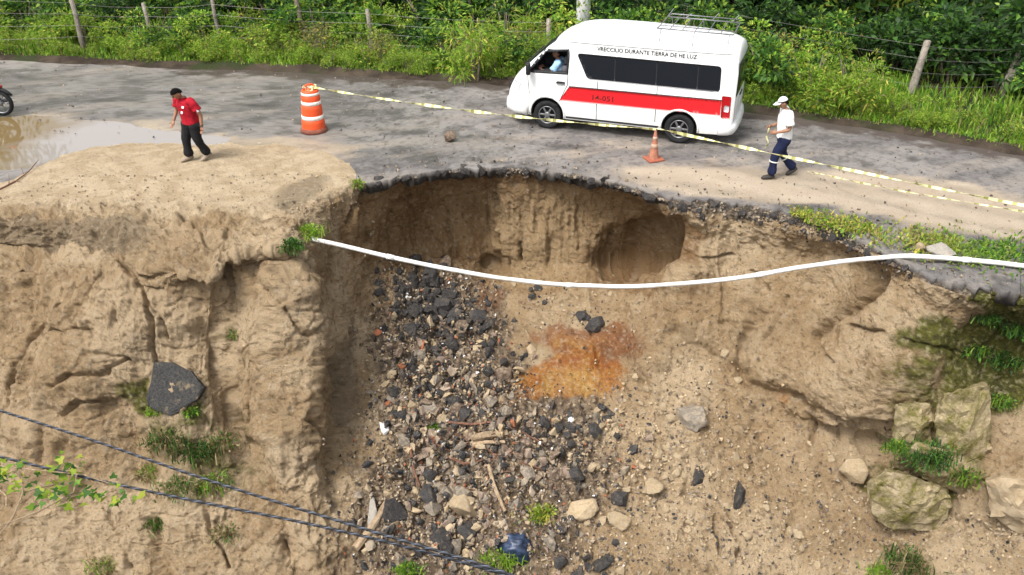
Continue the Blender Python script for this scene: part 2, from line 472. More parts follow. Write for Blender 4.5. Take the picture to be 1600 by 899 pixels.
# --- traced cracks, gullies and ledges
def zc(x0, y0, k): return lambda L: [(x0 + a / k, y0 + b / k) for a, b in L]
z7, z5, z8, z3 = zc(0, 280, 1.4517), zc(1000, 280, 2.0433), zc(950, 500, 2.2538), zc(400, 240, 3.745)
CR = [  # points, width px, depth m
 ([(300,450),(340,560),(362,660),(400,770)], 15, .20), ([(40,420),(72,520),(45,640)], 17, .20), ([(180,640),(230,740),(250,850),(262,920)], 17, .24),
 ([(90,650),(120,760),(110,920)], 15, .18), ([(400,700),(440,800),(470,920)], 15, .22), ([(480,480),(500,560),(505,680),(530,790)], 12, .14),
 ([(1050,520),(1110,560),(1175,600),(1230,655),(1320,690)], 12, .16), ([(1180,380),(1200,440),(1180,500)], 12, .08), ([(1000,600),(1040,690),(1030,800)], 14, .12), ([(1180,650),(1240,760),(1260,880)], 14, .12),
 (z7([(115,362),(150,345),(205,345),(238,340)]), 4, .10), (z7([(205,345),(198,270),(235,215)]), 3.5, .08),
 (z7([(270,190),(300,215),(330,250),(352,310),(358,420)]), 5, .14), (z7([(330,250),(365,310),(385,360)]), 4, .09),
 (z7([(280,285),(282,325)]), 3, .07), (z7([(305,280),(309,302)]), 3, .05), (z7([(160,280),(150,300),(130,345)]), 3, .06),
 (z7([(230,395),(290,400),(312,420)]), 4, .08), (z7([(150,470),(190,440),(260,440),(300,405)]), 5, .1),
 (z7([(100,330),(60,400),(20,510),(5,560)]), 5, .1), (z7([(516,200),(540,330),(522,440),(530,560),(545,640)]), 8, .10),
 (z7([(600,215),(640,300),(680,360)]), 5, .1), (z7([(690,550),(740,640),(770,700)]), 6, .1), (z7([(745,250),(755,390),(772,480),(762,620)]), 14, .22),
 (z7([(590,570),(605,640),(630,690)]), 4, .08), (z7([(150,535),(200,505),(245,500)]), 5, .1), (z7([(455,700),(480,800),(520,880)]), 6, .1),
 (z7([(240,745),(270,800),(300,880)]), 5, .08), (z7([(640,820),(660,860)]), 4, .07), (z7([(0,200),(70,192),(130,175)]), 9, .18),
 (z7([(410,80),(450,110),(470,150),(510,165),(560,158)]), 4.5, .12), (z7([(340,215),(385,212),(440,235),(470,232)]), 6, .10),
 (z7([(110,570),(108,640)]), 4, .08), (z7([(0,560),(40,600)]), 5, .08), (z7([(560,420),(575,520),(560,600)]), 5, .07),
 (z5([(775,325),(740,380),(690,415),(640,440),(560,505)]), 9, .30), (z5([(390,440),(335,515),(320,590),(345,650),(480,690),(530,750),(552,830)]), 9, .24),
 (z5([(690,470),(740,478),(790,492)]), 5, .10), (z5([(500,700),(600,760),(700,785),(800,792)]), 9, .20),
 (z5([(480,380),(430,470),(400,520)]), 5, .08), (z5([(60,225),(200,250),(300,240)]), 5, .07), (z5([(560,505),(620,560),(650,590)]), 4, .06),
 (z5([(370,290),(410,340),(420,360)]), 5, .08), (z5([(250,470),(350,460)]), 5, .06), (z5([(850,500),(960,540),(1040,560)]), 5, .06),
 (z8([(370,690),(380,740),(405,830)]), 4, .10), (z8([(420,680),(440,730),(468,800),(465,830)]), 5, .12), (z8([(665,600),(650,700),(620,790)]), 3.5, .06),
 (z8([(640,520),(700,545)]), 4, .06), (z8([(680,340),(720,400),(715,430)]), 5, .1), (z8([(1300,560),(1400,560),(1465,590)]), 5, .09),
 (z3([(520,410),(560,330),(620,240)]), 5, .14), (z3([(620,240),(625,420),(640,520)]), 7, .08),
 ([(780,300),(778,340),(781,400)], 6, .10), ([(815,385),(816,408)], 4, .14), ([(925,515),(935,575)], 6, .08),
 ([(640,300),(645,400)], 5, .06), ([(700,330),(705,410)], 5, .05), ([(900,310),(905,390)], 4, .05), ([(860,330),(855,420)], 4, .05), ([(960,340),(950,400)], 4, .05),
]
wob = 7 * np.stack([fbm(P * 4, 4, 91), fbm(P * 4, 4, 92)], -1)
Uw, Vw = Ub + wob[..., 0], Vb + wob[..., 1]
vis = rowpos > 3.0
for pts, wd, dp in CR:
    pts = np.array(pts)
    lo, hi = pts.min(0) - 30, pts.max(0) + 30
    sel = np.where((Uw > lo[0]) & (Uw < hi[0]) & (Vw > lo[1]) & (Vw < hi[1]) & vis)
    if len(sel[0]) == 0: continue
    X = np.stack([Uw[sel], Vw[sel]], -1)
    dm = np.full(len(X), 1e9)
    for a, b in zip(pts[:-1], pts[1:]):
        ab = b - a; t = np.clip(((X - a) @ ab) / (ab @ ab), 0, 1)
        dm = np.minimum(dm, np.linalg.norm(X - a - t[:, None] * ab, axis=1))
    nn = .6 + .5 * (fbm(P[sel] * 3, 2, 95) + .4)
    D[sel] -= dp * (1.7 if wd < 8 else 1.25) * nn * np.exp(-(dm / (max(2.3, wd * .52) if wd < 8 else wd)) ** 2)
# broken plates standing proud of (or sunk in) the face: traced outlines, real steps
PL = [(z7([(115,362),(150,345),(205,345),(238,342),(290,398),(318,425),(312,490),(245,500),(200,507),(150,535),(90,560),(25,525),(55,420)]), .13),
 (z7([(205,345),(196,270),(235,215),(280,200),(330,250),(352,310),(350,395),(312,415),(290,398),(238,342)]), .09),
 (z7([(360,235),(500,235),(535,330),(520,440),(455,470),(365,420)]), -.07),
 (z7([(590,195),(650,200),(740,245),(758,390),(742,560),(700,640),(640,720),(575,690),(548,600),(560,430),(575,300)]), .11),
 (z7([(600,210),(640,300),(680,345),(735,370),(742,262),(660,205)]), .08),
 (z7([(30,590),(110,570),(170,640),(290,610),(320,700),(200,740),(60,690)]), .07),
 (z7([(470,780),(560,790),(600,860),(580,900),(480,900)]), .08),
 (z7([(345,205),(395,208),(445,232),(478,228),(500,190),(440,120),(380,140)]), .05),
 (z5([(775,325),(740,380),(640,440),(560,505),(480,560),(500,690),(600,760),(700,785),(800,792),(900,690),(1040,560),(1040,420),(900,330)]), .09),
 (z5([(390,445),(335,515),(320,590),(345,650),(480,690),(480,560),(560,500),(640,430),(600,390),(480,380)]), .06),
 (z5([(60,225),(200,215),(400,240),(420,340),(300,420),(100,400),(20,330)]), .07),
 (z8([(170,720),(370,690),(400,830),(360,899),(150,899)]), .08), (z8([(380,700),(430,700),(465,800),(440,899),(410,840)]), .06),
 (z8([(470,480),(560,500),(640,640),(560,740),(480,640)]), .05), (z8([(640,720),(760,690),(800,790),(700,860),(610,830)]), .05)]
def inside_poly(X, pts):
    c = np.zeros(len(X), bool)
    for (ax, ay), (bx, by) in zip(pts, np.roll(pts, -1, 0)):
        t = ((ay > X[:, 1]) != (by > X[:, 1])) & (X[:, 0] < (bx - ax) * (X[:, 1] - ay) / (by - ay + 1e-9) + ax)
        c ^= t
    return c
for pts, amt in PL:
    pts = np.array(pts, float)
    lo, hi = pts.min(0) - 12, pts.max(0) + 12
    sel = np.where((Uw > lo[0]) & (Uw < hi[0]) & (Vw > lo[1]) & (Vw < hi[1]) & vis)
    if len(sel[0]) == 0: continue
    X = np.stack([Uw[sel], Vw[sel]], -1); dm = np.full(len(X), 1e9)
    for a, b in zip(pts, np.roll(pts, -1, 0)):
        ab = b - a; t = np.clip(((X - a) @ ab) / (ab @ ab), 0, 1)
        dm = np.minimum(dm, np.linalg.norm(X - a - t[:, None] * ab, axis=1))
    sg = np.where(inside_poly(X, pts), dm, -dm)
    D[sel] += amt * (.35 * sstep(-2, 4, sg) + .65 * sstep(0, 40, sg)) * (1 if amt > 0 else 1)
Us_, Vs_ = Ub + .5 * _w1[..., 0], Vb + .5 * _w1[..., 1]
# sculpted lumps (m, + is out of the bank)
for cu, cv, ru, rv, amt, rot in [(115, 545, 90, 85, .32, 0), (330, 545, 38, 70, -.14, 0), (60, 700, 90, 60, .15, 0), (230, 470, 70, 60, .12, 0), (450, 560, 50, 150, .30, .1), (430, 430, 40, 22, .10, .3),
        (1330, 545, 120, 70, .08, 0), (1230, 600, 80, 50, .10, .3), (1130, 470, 90, 50, .12, -.4), (1070, 420, 50, 20, .12, -.3), (768, 416, 30, 15, -.3, 0),
        (1000, 390, 68, 32, -.55, -.3), (1350, 694, 70, 12, -.28, .1), (1590, 560, 70, 90, -.12, 0), (930, 560, 90, 60, .05, 0), (458, 302, 45, 16, -.16, -.3), (1030, 565, 25, 30, .12, 0),
        (1000, 820, 60, 70, .12, 0), (560, 620, 30, 120, -.10, 0), (1120, 700, 50, 40, .10, .5), (250, 800, 90, 50, .12, 0), (345, 700, 30, 60, -.12, 0), (1570, 790, 50, 30, .15, 0)]:
    D += amt * blob(Us_, Vs_, cu, cv, ru, rv, .6, rot) * vis
D = np.where(rowpos < 2.0, np.minimum(D, 0.02) * .4, D)
D *= np.where(rowpos < 3, np.where(Ub > 560, .15, 1), 1)
P2 = P + Nn * D[..., None]
# --- build
idx = np.arange(NT * NS).reshape(NT, NS)
F = np.stack([idx[:-1, :-1], idx[1:, :-1], idx[1:, 1:], idx[:-1, 1:]], -1).reshape(-1, 4)

wall_top = (1 - sstep(3.0, 4.2, rowpos))
m_sand = np.clip((1 - sstep(2.9, 3.9, rowpos + .5 * fbm(P * 1.5, 4, 181))) * (1 - sstep(540, 600, Ub)), 0, 1)
m_moss = np.clip(blob(U, V, 1575, 545, 75, 95, .45) + .75 * blob(U, V, 1480, 520, 90, 30, .6) + .55 * blob(U, V, 1460, 610, 90, 60, .7) + .5 * blob(U, V, 300, 700, 90, 90, .7) + .6 * blob(U, V, 238, 605, 22, 45, .7) + .5 * blob(U, V, 310, 640, 25, 25, .7) + .7 * blob(U, V, 1430, 780, 80, 60, .5) + .3 * blob(U, V, 350, 540, 25, 80, .6), 0, 1)
Us, Vs = Ub + .35 * _w1[..., 0], Vb + .35 * _w1[..., 1]
m_or = np.clip(blob(Us, Vs, 868, 602, 74, 26, .8, -.22) + .9 * blob(Us, Vs, 905, 580, 50, 46, .8) + .4 * blob(Us, Vs, 960, 590, 35, 25, .6) + .5 * blob(Us, Vs, 1225, 625, 12, 28, .6), 0, 1)
m_rd = np.clip(.95 * blob(Us, Vs, 950, 545, 75, 30, .6) + .6 * blob(Us, Vs, 870, 530, 50, 16, .6) + .6 * blob(Us, Vs, 757, 468, 26, 36, .6) + .45 * blob(Us, Vs, 1140, 565, 24, 12, .7), 0, 1)
m_damp_shade = np.clip(sstep(3.3, 4.2, rowpos + .5 * fbm(P * 2, 3, 182)) * (1 - sstep(4.8, 5.4, rowpos)) * .85 * (1 - sstep(170, 290, Us)) + .8 * blob(Us, Vs, 470, 305, 55, 22, .5, -.3) + .35 * blob(Us, Vs, 370, 560, 18, 110, .6) + .8 * blob(Us, Vs, 545, 590, 22, 120, .6) + .5 * blob(Us, Vs, 340, 720, 60, 80, .6) + .6 * blob(Us, Vs, 1440, 690, 90, 20, .6), 0, 1)  # moist scarp soil, plus shade painted in under the overhang and along gullies
m_dk = np.clip(rubble * .9, 0, 1)
m_gr = np.clip((1 - sstep(3.55, 4.3, rowpos + .5 * (fbm(P * 3, 3, 131)))) * sstep(1050, 1130, Us) * (1 - sstep(1640, 1700, Us)) + .8 * (1 - sstep(3.25, 3.6, rowpos + .3 * fbm(P * 3, 3, 131))) * sstep(545, 580, Us), 0, 1)
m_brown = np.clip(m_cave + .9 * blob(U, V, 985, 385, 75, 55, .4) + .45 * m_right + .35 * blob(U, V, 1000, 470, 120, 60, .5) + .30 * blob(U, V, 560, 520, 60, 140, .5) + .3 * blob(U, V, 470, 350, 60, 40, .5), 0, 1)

def lerp(a, b, t): return np.asarray(a) * (1 - t[..., None]) + np.asarray(b) * t[..., None]
n1 = .5 + .5 * fbm(P * .9, 4, 201); n2 = .5 + .5 * fbm(P * 4.0, 5, 211, gain=.6); n3 = .5 + .5 * fbm(P * 17.0, 3, 221, gain=.65)
nv_ = .5 + .5 * fbm(P * np.array([2.4, 2.4, .7]), 5, 231, gain=.6)
C = lerp((.475, .333, .19), (.64, .482, .305), sstep(.35, .65, n1))
C = lerp(C, (.33, .225, .125), .5 * sstep(.52, .74, n2))
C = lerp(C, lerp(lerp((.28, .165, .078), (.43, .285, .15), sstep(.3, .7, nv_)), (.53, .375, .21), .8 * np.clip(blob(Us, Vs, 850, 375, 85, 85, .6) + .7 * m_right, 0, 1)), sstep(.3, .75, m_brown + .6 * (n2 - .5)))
C = lerp(C, lerp((.60, .452, .285), (.75, .595, .40), sstep(.3, .7, n2)), sstep(.3, .7, m_sand + .4 * (n2 - .5)))
C = lerp(C, lerp((.11, .078, .056), (.34, .255, .175), sstep(.2, .9, cidd * .6 + .4 * n3)), .85 * sstep(.3, .8, m_dk + .9 * (n2 - .5)))
C = lerp(C, lerp((.22, .165, .105), (.33, .26, .175), n2), .7 * sstep(.3, .8, m_damp_shade + .6 * (n2 - .5)))
C = lerp(C, lerp((.22, .075, .03), (.36, .155, .065), sstep(.3, .7, n2)), .85 * sstep(.35, .95, m_rd + .9 * (n2 - .5)))
C = lerp(C, lerp(lerp((.40, .12, .028), (.50, .20, .045), sstep(.35, .6, n2)), (.62, .38, .12), np.clip(sstep(.45, .75, n1 * .3 + n2 * .4 + n3 * .3) * .7 + .6 * blob(Us, Vs, 905, 605, 45, 25, .8), 0, 1)), .9 * sstep(.3, .9, m_or + .8 * (n2 - .5)))
C = lerp(C, lerp((.055, .048, .042), (.24, .20, .16), sstep(.35, .85, cidd * .6 + .4 * n3)), .9 * sstep(.3, .7, m_gr))
C = lerp(C, lerp((.05, .062, .012), (.20, .195, .04), sstep(.3, .75, n3 * .5 + n2 * .5)), .95 * sstep(.3, .75, m_moss + .9 * (n2 - .5)))
C = lerp(C, (.66, .56, .42), .38 * sstep(.56, .76, n3))
C = lerp(C, (.11, .08, .05), .6 * sstep(.60, .76, 1 - n3) * (1 - .5 * m_sand))
M = Mat("bank_soil", .95, .12)
fine = M.noise(34, 5, .78)
c = M.attr("soil")
grain = M.ramp(fine, [(.27, .42), (.40, .98), (.56, 1.08), (.74, 1.5)])
c = M.mix(1.0, c, grain, 'MULTIPLY')
M.set("Base Color", c)
wv = M.N.new("ShaderNodeVectorMath"); wv.operation = 'MULTIPLY_ADD'
M.L.new(M.noise(2.2, 3, .6, None, 0, "Color"), wv.inputs[0]); wv.inputs[1].default_value = (.55, .55, .55); M.L.new(M.coord(), wv.inputs[2])
ck = M.ramp(M.voro(1.7, 'DISTANCE_TO_EDGE', wv.outputs[0]), [(.0, 0.0), (.03, 1.0)])
bm1 = M.bump(ck, .07, .75)
M.bump(fine, .13, 1.0, bm1)
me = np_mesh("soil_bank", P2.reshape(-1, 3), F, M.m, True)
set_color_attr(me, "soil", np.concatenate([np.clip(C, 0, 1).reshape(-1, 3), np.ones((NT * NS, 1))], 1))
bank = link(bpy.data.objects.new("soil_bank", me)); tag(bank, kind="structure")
SOIL = M.m
TU, TV = to_uv(P2); TN = grid_normals(P2)

_fl = np.stack([TU.ravel(), TV.ravel()], 1); _ok = (rowpos.ravel() > 2.3)
_pts = P2.reshape(-1, 3); _nr = TN.reshape(-1, 3)
_key = {}
_cell = 12
_ii = np.where(_ok & (_fl[:, 0] > -200) & (_fl[:, 0] < 1800))[0]
_ck = (np.floor(_fl[_ii, 0] / _cell).astype(int) + 1000) * 4000 + np.floor(_fl[_ii, 1] / _cell).astype(int) + 1000
_order = np.argsort(_ck); _ii = _ii[_order]; _ck = _ck[_order]
def ground_at(u, v):
    """point and normal of the bank seen at photo bearing (u,v)"""
    best = None
    for ring in (1, 3, 8):
        cand = []
        cx, cy = int(math.floor(u / _cell)) + 1000, int(math.floor(v / _cell)) + 1000
        for a in range(-ring, ring + 1):
            k0 = (cx + a) * 4000 + cy - ring; k1 = (cx + a) * 4000 + cy + ring
            i0, i1 = np.searchsorted(_ck, k0), np.searchsorted(_ck, k1, 'right')
            if i1 > i0: cand.append(_ii[i0:i1])
        if cand:
            cand = np.concatenate(cand)
            d = np.hypot(_fl[cand, 0] - u, _fl[cand, 1] - v)
            near = cand[d < d.min() + 3.0]
            j = near[np.argmin(_pts[near, 1])]
            return Vector(_pts[j]), Vector(_nr[j])
    return Vector(at_z(u, v, 0)), Vector((0, 0, 1))

# ================================================================== ROAD, VERGE, WATER
FAR = [(-700,70),(-300,80),(0,93),(240,104),(400,108),(600,120),(800,132),(1000,152),(1200,178),(1400,207),(1600,243),(1800,285),(2100,350)]
NEAR = {u: PROF[u][0][0] for u in us}
nu = [u for u in us]; nv = [NEAR[u] for u in us]
RS = np.concatenate([np.linspace(-700, 540, 130), np.linspace(545, 1700, 420), np.linspace(1710, 2100, 40)])
nearv = np.where(RS < 545, np.interp(RS, [-700, 0, 100, 300, 545], [300, 300, 262, 262, 289]), np.interp(RS, nu, nv))
farv = pchip([f[0] for f in FAR], np.array([f[1] for f in FAR], float), RS)
NRT = 190
A = np.array([at_z(u, v) for u, v in zip(RS, nearv)]); B = np.array([at_z(u, v) for u, v in zip(RS, farv)])
# jagged broken edge
jag = .10 * fbm(np.stack([RS * .02, RS * 0, RS * 0], -1), 2, 3) + .15 * fbm(np.stack([RS * .09, RS * 0, RS * 0], -1), 3, 4)
A[:, 1] += np.where(RS > 545, jag, 0) - np.where(RS > 545, .03, 0)
tq = np.linspace(0, 1, NRT) ** 1.35
RP = A[None] * (1 - tq[:, None, None]) + B[None] * tq[:, None, None]
RU, RV = to_uv(RP)
def basin(x, y): return blob(x, y, -11.9, 19.55, 4.2, 1.6, .5, -.12) + .35 * blob(x, y, -7.8, 19.4, 1.6, .6, .6)
zr = .018 * fbm(RP * .7, 3, 5) + .006 * fbm(RP * 4, 3, 6) - .055 * np.clip(basin(RP[..., 0], RP[..., 1]), 0, 1)
# broken, sagging lip near the hole
dn = RP[..., 1] - A[None, :, 1]
zr -= np.where(RS[None] > 545, .05 * np.exp(-dn / .35), 0)
RP[..., 2] = zr
n0 = NRT * len(RS)
nS = len(RS)
idx = np.arange(n0).reshape(NRT, nS)
RF = [np.stack([idx[:-1, :-1], idx[:-1, 1:], idx[1:, 1:], idx[1:, :-1]], -1).reshape(-1, 4)]
# broken face of the slab and a strip of its underside
thick = .21 + .13 * np.clip(fbm(np.stack([RS * .05, RS * 0, RS * 0], -1), 3, 8), -1, 1)
e1 = RP[0].copy(); e1[:, 2] -= thick * .5; e1[:, 1] += .02 + .03 * fbm(np.stack([RS * .2, RS * 0, RS * 0], -1), 2, 14)
e2 = RP[0].copy(); e2[:, 2] -= thick; e2[:, 1] += .04 + .05 * fbm(np.stack([RS * .15, RS * 0, RS * 0], -1), 2, 15)
e3 = e2.copy(); e3[:, 1] += .6; e3[:, 2] += .02
ext = np.stack([e1, e2, e3]); ei = n0 + np.arange(3 * nS).reshape(3, nS)
chain = np.concatenate([idx[:1], ei], 0)
RF.append(np.stack([chain[:-1, :-1], chain[1:, :-1], chain[1:, 1:], chain[:-1, 1:]], -1).reshape(-1, 4))
RV3 = np.concatenate([RP.reshape(-1, 3), ext.reshape(-1, 3)])
ru, rv = to_uv(RV3)
x, y = RV3[:, 0], RV3[:, 1]
wet = np.clip(blob(ru, rv, 200, 170, 420, 75, .5) + .7 * blob(ru, rv, 690, 238, 160, 34, .5) + .4 * blob(ru, rv, 560, 160, 260, 60, .6), 0, 1)
sandm = np.clip(blob(ru, rv, 1500, 325, 330, 38, .5, .17) + .9 * blob(ru, rv, 1130, 290, 150, 22, .6, .1) + .35 * blob(ru, rv, 860, 235, 240, 30, .6) + .8 * blob(ru, rv, 420, 235, 150, 22, .6) + .5 * blob(ru, rv, 130, 200, 260, 30, .6), 0, 1)
dmud = np.clip(1 - (np.interp(ru, [f[0] for f in FAR], [f[1] for f in FAR]) + 22 - rv) / -26.0, 0, 1)
dmud = np.clip(1 - (rv - np.interp(ru, [f[0] for f in FAR], [f[1] for f in FAR])) / 26.0, 0, 1) * sstep(200, 330, ru)
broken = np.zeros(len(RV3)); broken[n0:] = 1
n1 = .5 + .5 * fbm(RV3 * np.array([.5, .5, 1]), 4, 301); n2 = .5 + .5 * fbm(RV3 * 2.8, 5, 311, gain=.6); n3 = .5 + .5 * fbm(RV3 * 12, 3, 321, gain=.65)
sk = .5 + .5 * fbm(RV3 @ np.array([[.95, -.3, 0], [.3, .95, 0], [0, 0, 1]]) * np.array([.35, 2.2, 1]), 5, 331, gain=.6)
def lerp(a, b, t): return np.asarray(a) * (1 - t[..., None]) + np.asarray(b) * t[..., None]
C = lerp((.165, .152, .145), (.245, .226, .210), sstep(.35, .65, n1))
C = lerp(C, (.30, .262, .222), .6 * sstep(.5, .68, sk))
C = lerp(C, (.075, .068, .062), .65 * sstep(.50, .66, n2 * .6 + (1 - sk) * .4))
C = lerp(C, (.05, .045, .042), .5 * sstep(.56, .72, 1 - n3))
C = lerp(C, (.34, .315, .29), .3 * sstep(.58, .76, n3))
C = lerp(C, lerp((.36, .285, .205), (.48, .40, .305), n2), sstep(.35, .75, sandm + 1.1 * (n2 * .5 + sk * .5 - .5)))
C = lerp(C, (.07, .052, .042), .9 * sstep(.4, .7, dmud + 1.0 * (n2 - .5)))
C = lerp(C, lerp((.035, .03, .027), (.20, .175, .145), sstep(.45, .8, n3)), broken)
trk = np.zeros(len(RV3))
_cx = np.interp(ru, [f[0] for f in FAR], [f[1] for f in FAR])
_fy = np.array([at_z(a_, b_)[1] for a_, b_ in FAR]); _fx = np.array([at_z(a_, b_)[0] for a_, b_ in FAR])
_dist = np.interp(x, _fx, _fy) - y
for d_, wd_ in ((1.7, .2), (3.3, .22), (4.4, .2), (5.9, .22)):
    trk += np.exp(-((_dist - d_ + .25 * fbm(RV3 * .25, 2, 350 + int(d_ * 10))) / wd_) ** 2)
C = lerp(C, C * .62, np.clip(trk, 0, 1) * (.25 + .75 * sstep(.35, .6, n2)) * .75)
wr = .85 - .6 * sstep(.3, .75, wet + .7 * (n2 - .5))
M = Mat("road_asphalt", .8, .4)
fine = M.noise(30, 6, .8)
M.set("Base Color", M.mix(.85, M.attr("asphalt"), M.ramp(fine, [(.28, .45), (.44, .95), (.56, 1.05), (.72, 1.5)]), 'MULTIPLY'))
M.set("Roughness", M.attr("asphalt", 'A'))
M.bump(fine, .035, 1.0)
me = np_mesh("road", RV3, np.concatenate(RF), M.m, True)
set_color_attr(me, "asphalt", np.concatenate([np.clip(C, 0, 1), wr[:, None]], 1))
road = tag(link(bpy.data.objects.new("road", me)), kind="structure")

# ---- muddy puddle on the left of the road
M = Mat("puddle_water", .03, .5)
sx = M.N.new("ShaderNodeSeparateXYZ"); M.L.new(M.coord(), sx.inputs[0])
deep = M.ramp(M.math('ADD', M.math('MULTIPLY', sx.outputs[0], -.35), M.math('SUBTRACT', M.math('MULTIPLY', M.noise(.7, 3), 1.2), 3.95)), [(.2, 0.0), (.6, 1.0)])  # brown muddy bottom, with the trees' reflection darkened into the colour
M.set("Base Color", M.mix(deep, (.27, .245, .22), (.17, .12, .055)))
M.set("IOR", 1.45)
M.bump(M.noise(5, 3), .002, .2)
nx, ny = 60, 30
gx, gy = np.meshgrid(np.linspace(-18, -3.6, nx), np.linspace(17.0, 22.0, ny))
pv = np.stack([gx, gy, np.full_like(gx, -.022)], -1)
ii = np.arange(nx * ny).reshape(ny, nx)
keep = (basin(gx, gy) > .02)
pf = [(ii[j, i], ii[j, i + 1], ii[j + 1, i + 1], ii[j + 1, i]) for j in range(ny - 1) for i in range(nx - 1)
      if keep[j:j + 2, i:i + 2].any()]
me = np_mesh("puddle", pv.reshape(-1, 3), np.array(pf), M.m, True)
tag(link(bpy.data.objects.new("puddle", me)), kind="structure")

# ---- ground beyond the road, out to the horizon
gs = np.concatenate([np.linspace(-700, 2100, 260)])
fv = pchip([f[0] for f in FAR], np.array([f[1] for f in FAR], float), gs)
E0 = np.array([at_z(u, v) for u, v in zip(gs, fv)])
offs = [-.35, 0, .25, .6, 1.0, 1.5, 2.2, 3, 4, 5.5, 8, 12, 25, 80, 300, 1200]
GP = []
for o in offs:
    p = E0.copy(); p[:, 1] += o
    if o > 20: p[:, 0] *= 1 + o / 60.0
    h = .0 if o < 0 else .10 * math.exp(-((o - .35) / .35) ** 2) + .22 * float(sstep(1.0, 4.0, np.array(o)))
    ext = 60 + max(0, o) * 2
    p = np.concatenate([[p[0] + [-ext, 0, 0]], p, [p[-1] + [ext, 0, 0]]])
    p[:, 2] = h + (0 if o < 0 else .05) * fbm(p * 1.7, 3, 33) - (.06 if o < 0 else 0)
    GP.append(p)
GP = np.array(GP); ii = np.arange(GP.shape[0] * GP.shape[1]).reshape(GP.shape[:2])
M = Mat("ground_soil", .95, .1)
g1 = M.noise(1.5, 8, .65)
c = M.mix(M.ramp(g1, [(.4, 0.0), (.6, 1.0)]), (.035, .026, .020), (.075, .058, .042))
c = M.mix(M.ramp(M.noise(.6, 5), [(.5, 0.0), (.6, 1.0)]), c, (.035, .042, .018))
M.set("Base Color", c); M.bump(M.noise(14, 6, .7), .05)
me = np_mesh("ground", GP.reshape(-1, 3), np.stack([ii[:-1, :-1], ii[:-1, 1:], ii[1:, 1:], ii[1:, :-1]], -1).reshape(-1, 4), M.m, True)
tag(link(bpy.data.objects.new("ground", me)), kind="structure")
# valley floor below and behind the bank, under the camera
gx, gy = np.meshgrid(np.linspace(-60, 60, 60), np.linspace(-60, 10.5, 50))
vz = -6.6 - .12 * np.clip(10.5 - gy, 0, 30) + .3 * fbm(np.stack([gx * .4, gy * .4, gx * 0], -1), 4, 44)
ii = np.arange(gx.size).reshape(gx.shape)
me = np_mesh("terrain", np.stack([gx, gy, vz], -1).reshape(-1, 3), np.stack([ii[:-1, :-1], ii[:-1, 1:], ii[1:, 1:], ii[1:, :-1]], -1).reshape(-1, 4), SOIL, True)
tag(link(bpy.data.objects.new("terrain", me)), kind="structure")

# ================================================================== ROCKS, CHUNKS, RUBBLE
FARP = FAR
def rock_mesh(name, seed, n=22, flat=1.0, rough=.25, sub=0, mat=None):
    r_ = random.Random(seed)
    bm = bmesh.new()
    for k in range(n):
        z = r_.uniform(-1, 1); a = r_.uniform(0, 2 * math.pi); q = math.sqrt(1 - z * z); s = r_.uniform(1 - rough, 1)
        bm.verts.new((q * math.cos(a) * s, q * math.sin(a) * s, z * s * flat))
    h = bmesh.ops.convex_hull(bm, input=bm.verts)
    bmesh.ops.delete(bm, geom=[g for g in h['geom_interior'] if isinstance(g, bmesh.types.BMVert)], context='VERTS')
    bmesh.ops.bevel(bm, geom=list(bm.edges), offset=.05, segments=1, affect='EDGES') if sub else None
    if sub:
        bmesh.ops.triangulate(bm, faces=bm.faces)
        for _ in range(sub): bmesh.ops.subdivide_edges(bm, edges=bm.edges, cuts=1, use_grid_fill=True)
        co = np.array([v.co[:] for v in bm.verts])
        d = .08 * fbm(co * 1.6 + seed, 4, seed) + .05 * fbm(co * 6 + seed, 3, seed + 3)
        bm.normal_update()
        for v, dd in zip(bm.verts, d): v.co += v.normal * float(dd)
    me = bpy.data.meshes.new(name); bm.to_mesh(me); bm.free()
    if mat: me.materials.append(mat)
    if sub:
        me.shade_smooth(); me.set_sharp_from_angle(angle=R(28))
    return me

def rockmat(name, ca, cb, rough=.9, scale=9, bump=.02, grain=None):
    M = Mat(name, rough, .25)
    n = M.noise(scale, 5, .65)
    c = M.mix(M.ramp(n, [(.35, 0.0), (.65, 1.0)]), ca, cb)
    rnd = M.objrand()
    c = M.mix(.5, c, M.ramp(rnd, [(0, .55), (1, 1.35)] if name != "soil_clod" else [(0, .8), (1, 1.1)]), 'MULTIPLY')
    if name in ("rubble_brown_mix", "soil_clod", "grey_stone", "brown_stone"): c = M.mix(M.math("MULTIPLY", M.ramp(M.noise(3, 3), [(.45, 0.0), (.6, 1.0)]), .5), c, (.45, .36, .25))
    if name == "asphalt_chunk": c = M.mix(M.math("MULTIPLY", M.ramp(M.noise(2.6, 5, .65), [(.50, 0.0), (.66, 1.0)]), .4), c, (.20, .15, .10))
    if grain: c = M.mix(M.ramp(M.noise(70, 2), [(.58, 0.0), (.66, 1.0)]), c, grain)
    M.set("Base Color", c); M.bump(M.noise(scale * 4, 4, .7), bump)
    return M.m
ASPH = rockmat("asphalt_chunk", (.013, .013, .014), (.055, .053, .053), .85, 7, .02, (.22, .20, .18))
STONE = rockmat("grey_stone", (.15, .125, .10), (.30, .26, .21))
CLOD = rockmat("soil_clod", (.34, .25, .145), (.50, .39, .25))
BRICK = rockmat("brick_bit", (.32, .10, .045), (.45, .19, .10))
WHITEBIT = simple("white_rubbish", (.72, .72, .72), .5)
BROWNST = rockmat("brown_stone", (.11, .075, .055), (.24, .17, .125))
PINKST = rockmat("rubble_brown_mix", (.13, .09, .068), (.36, .275, .215), .9, 5)
CONC = rockmat("concrete_bit", (.30, .27, .23), (.46, .42, .36))

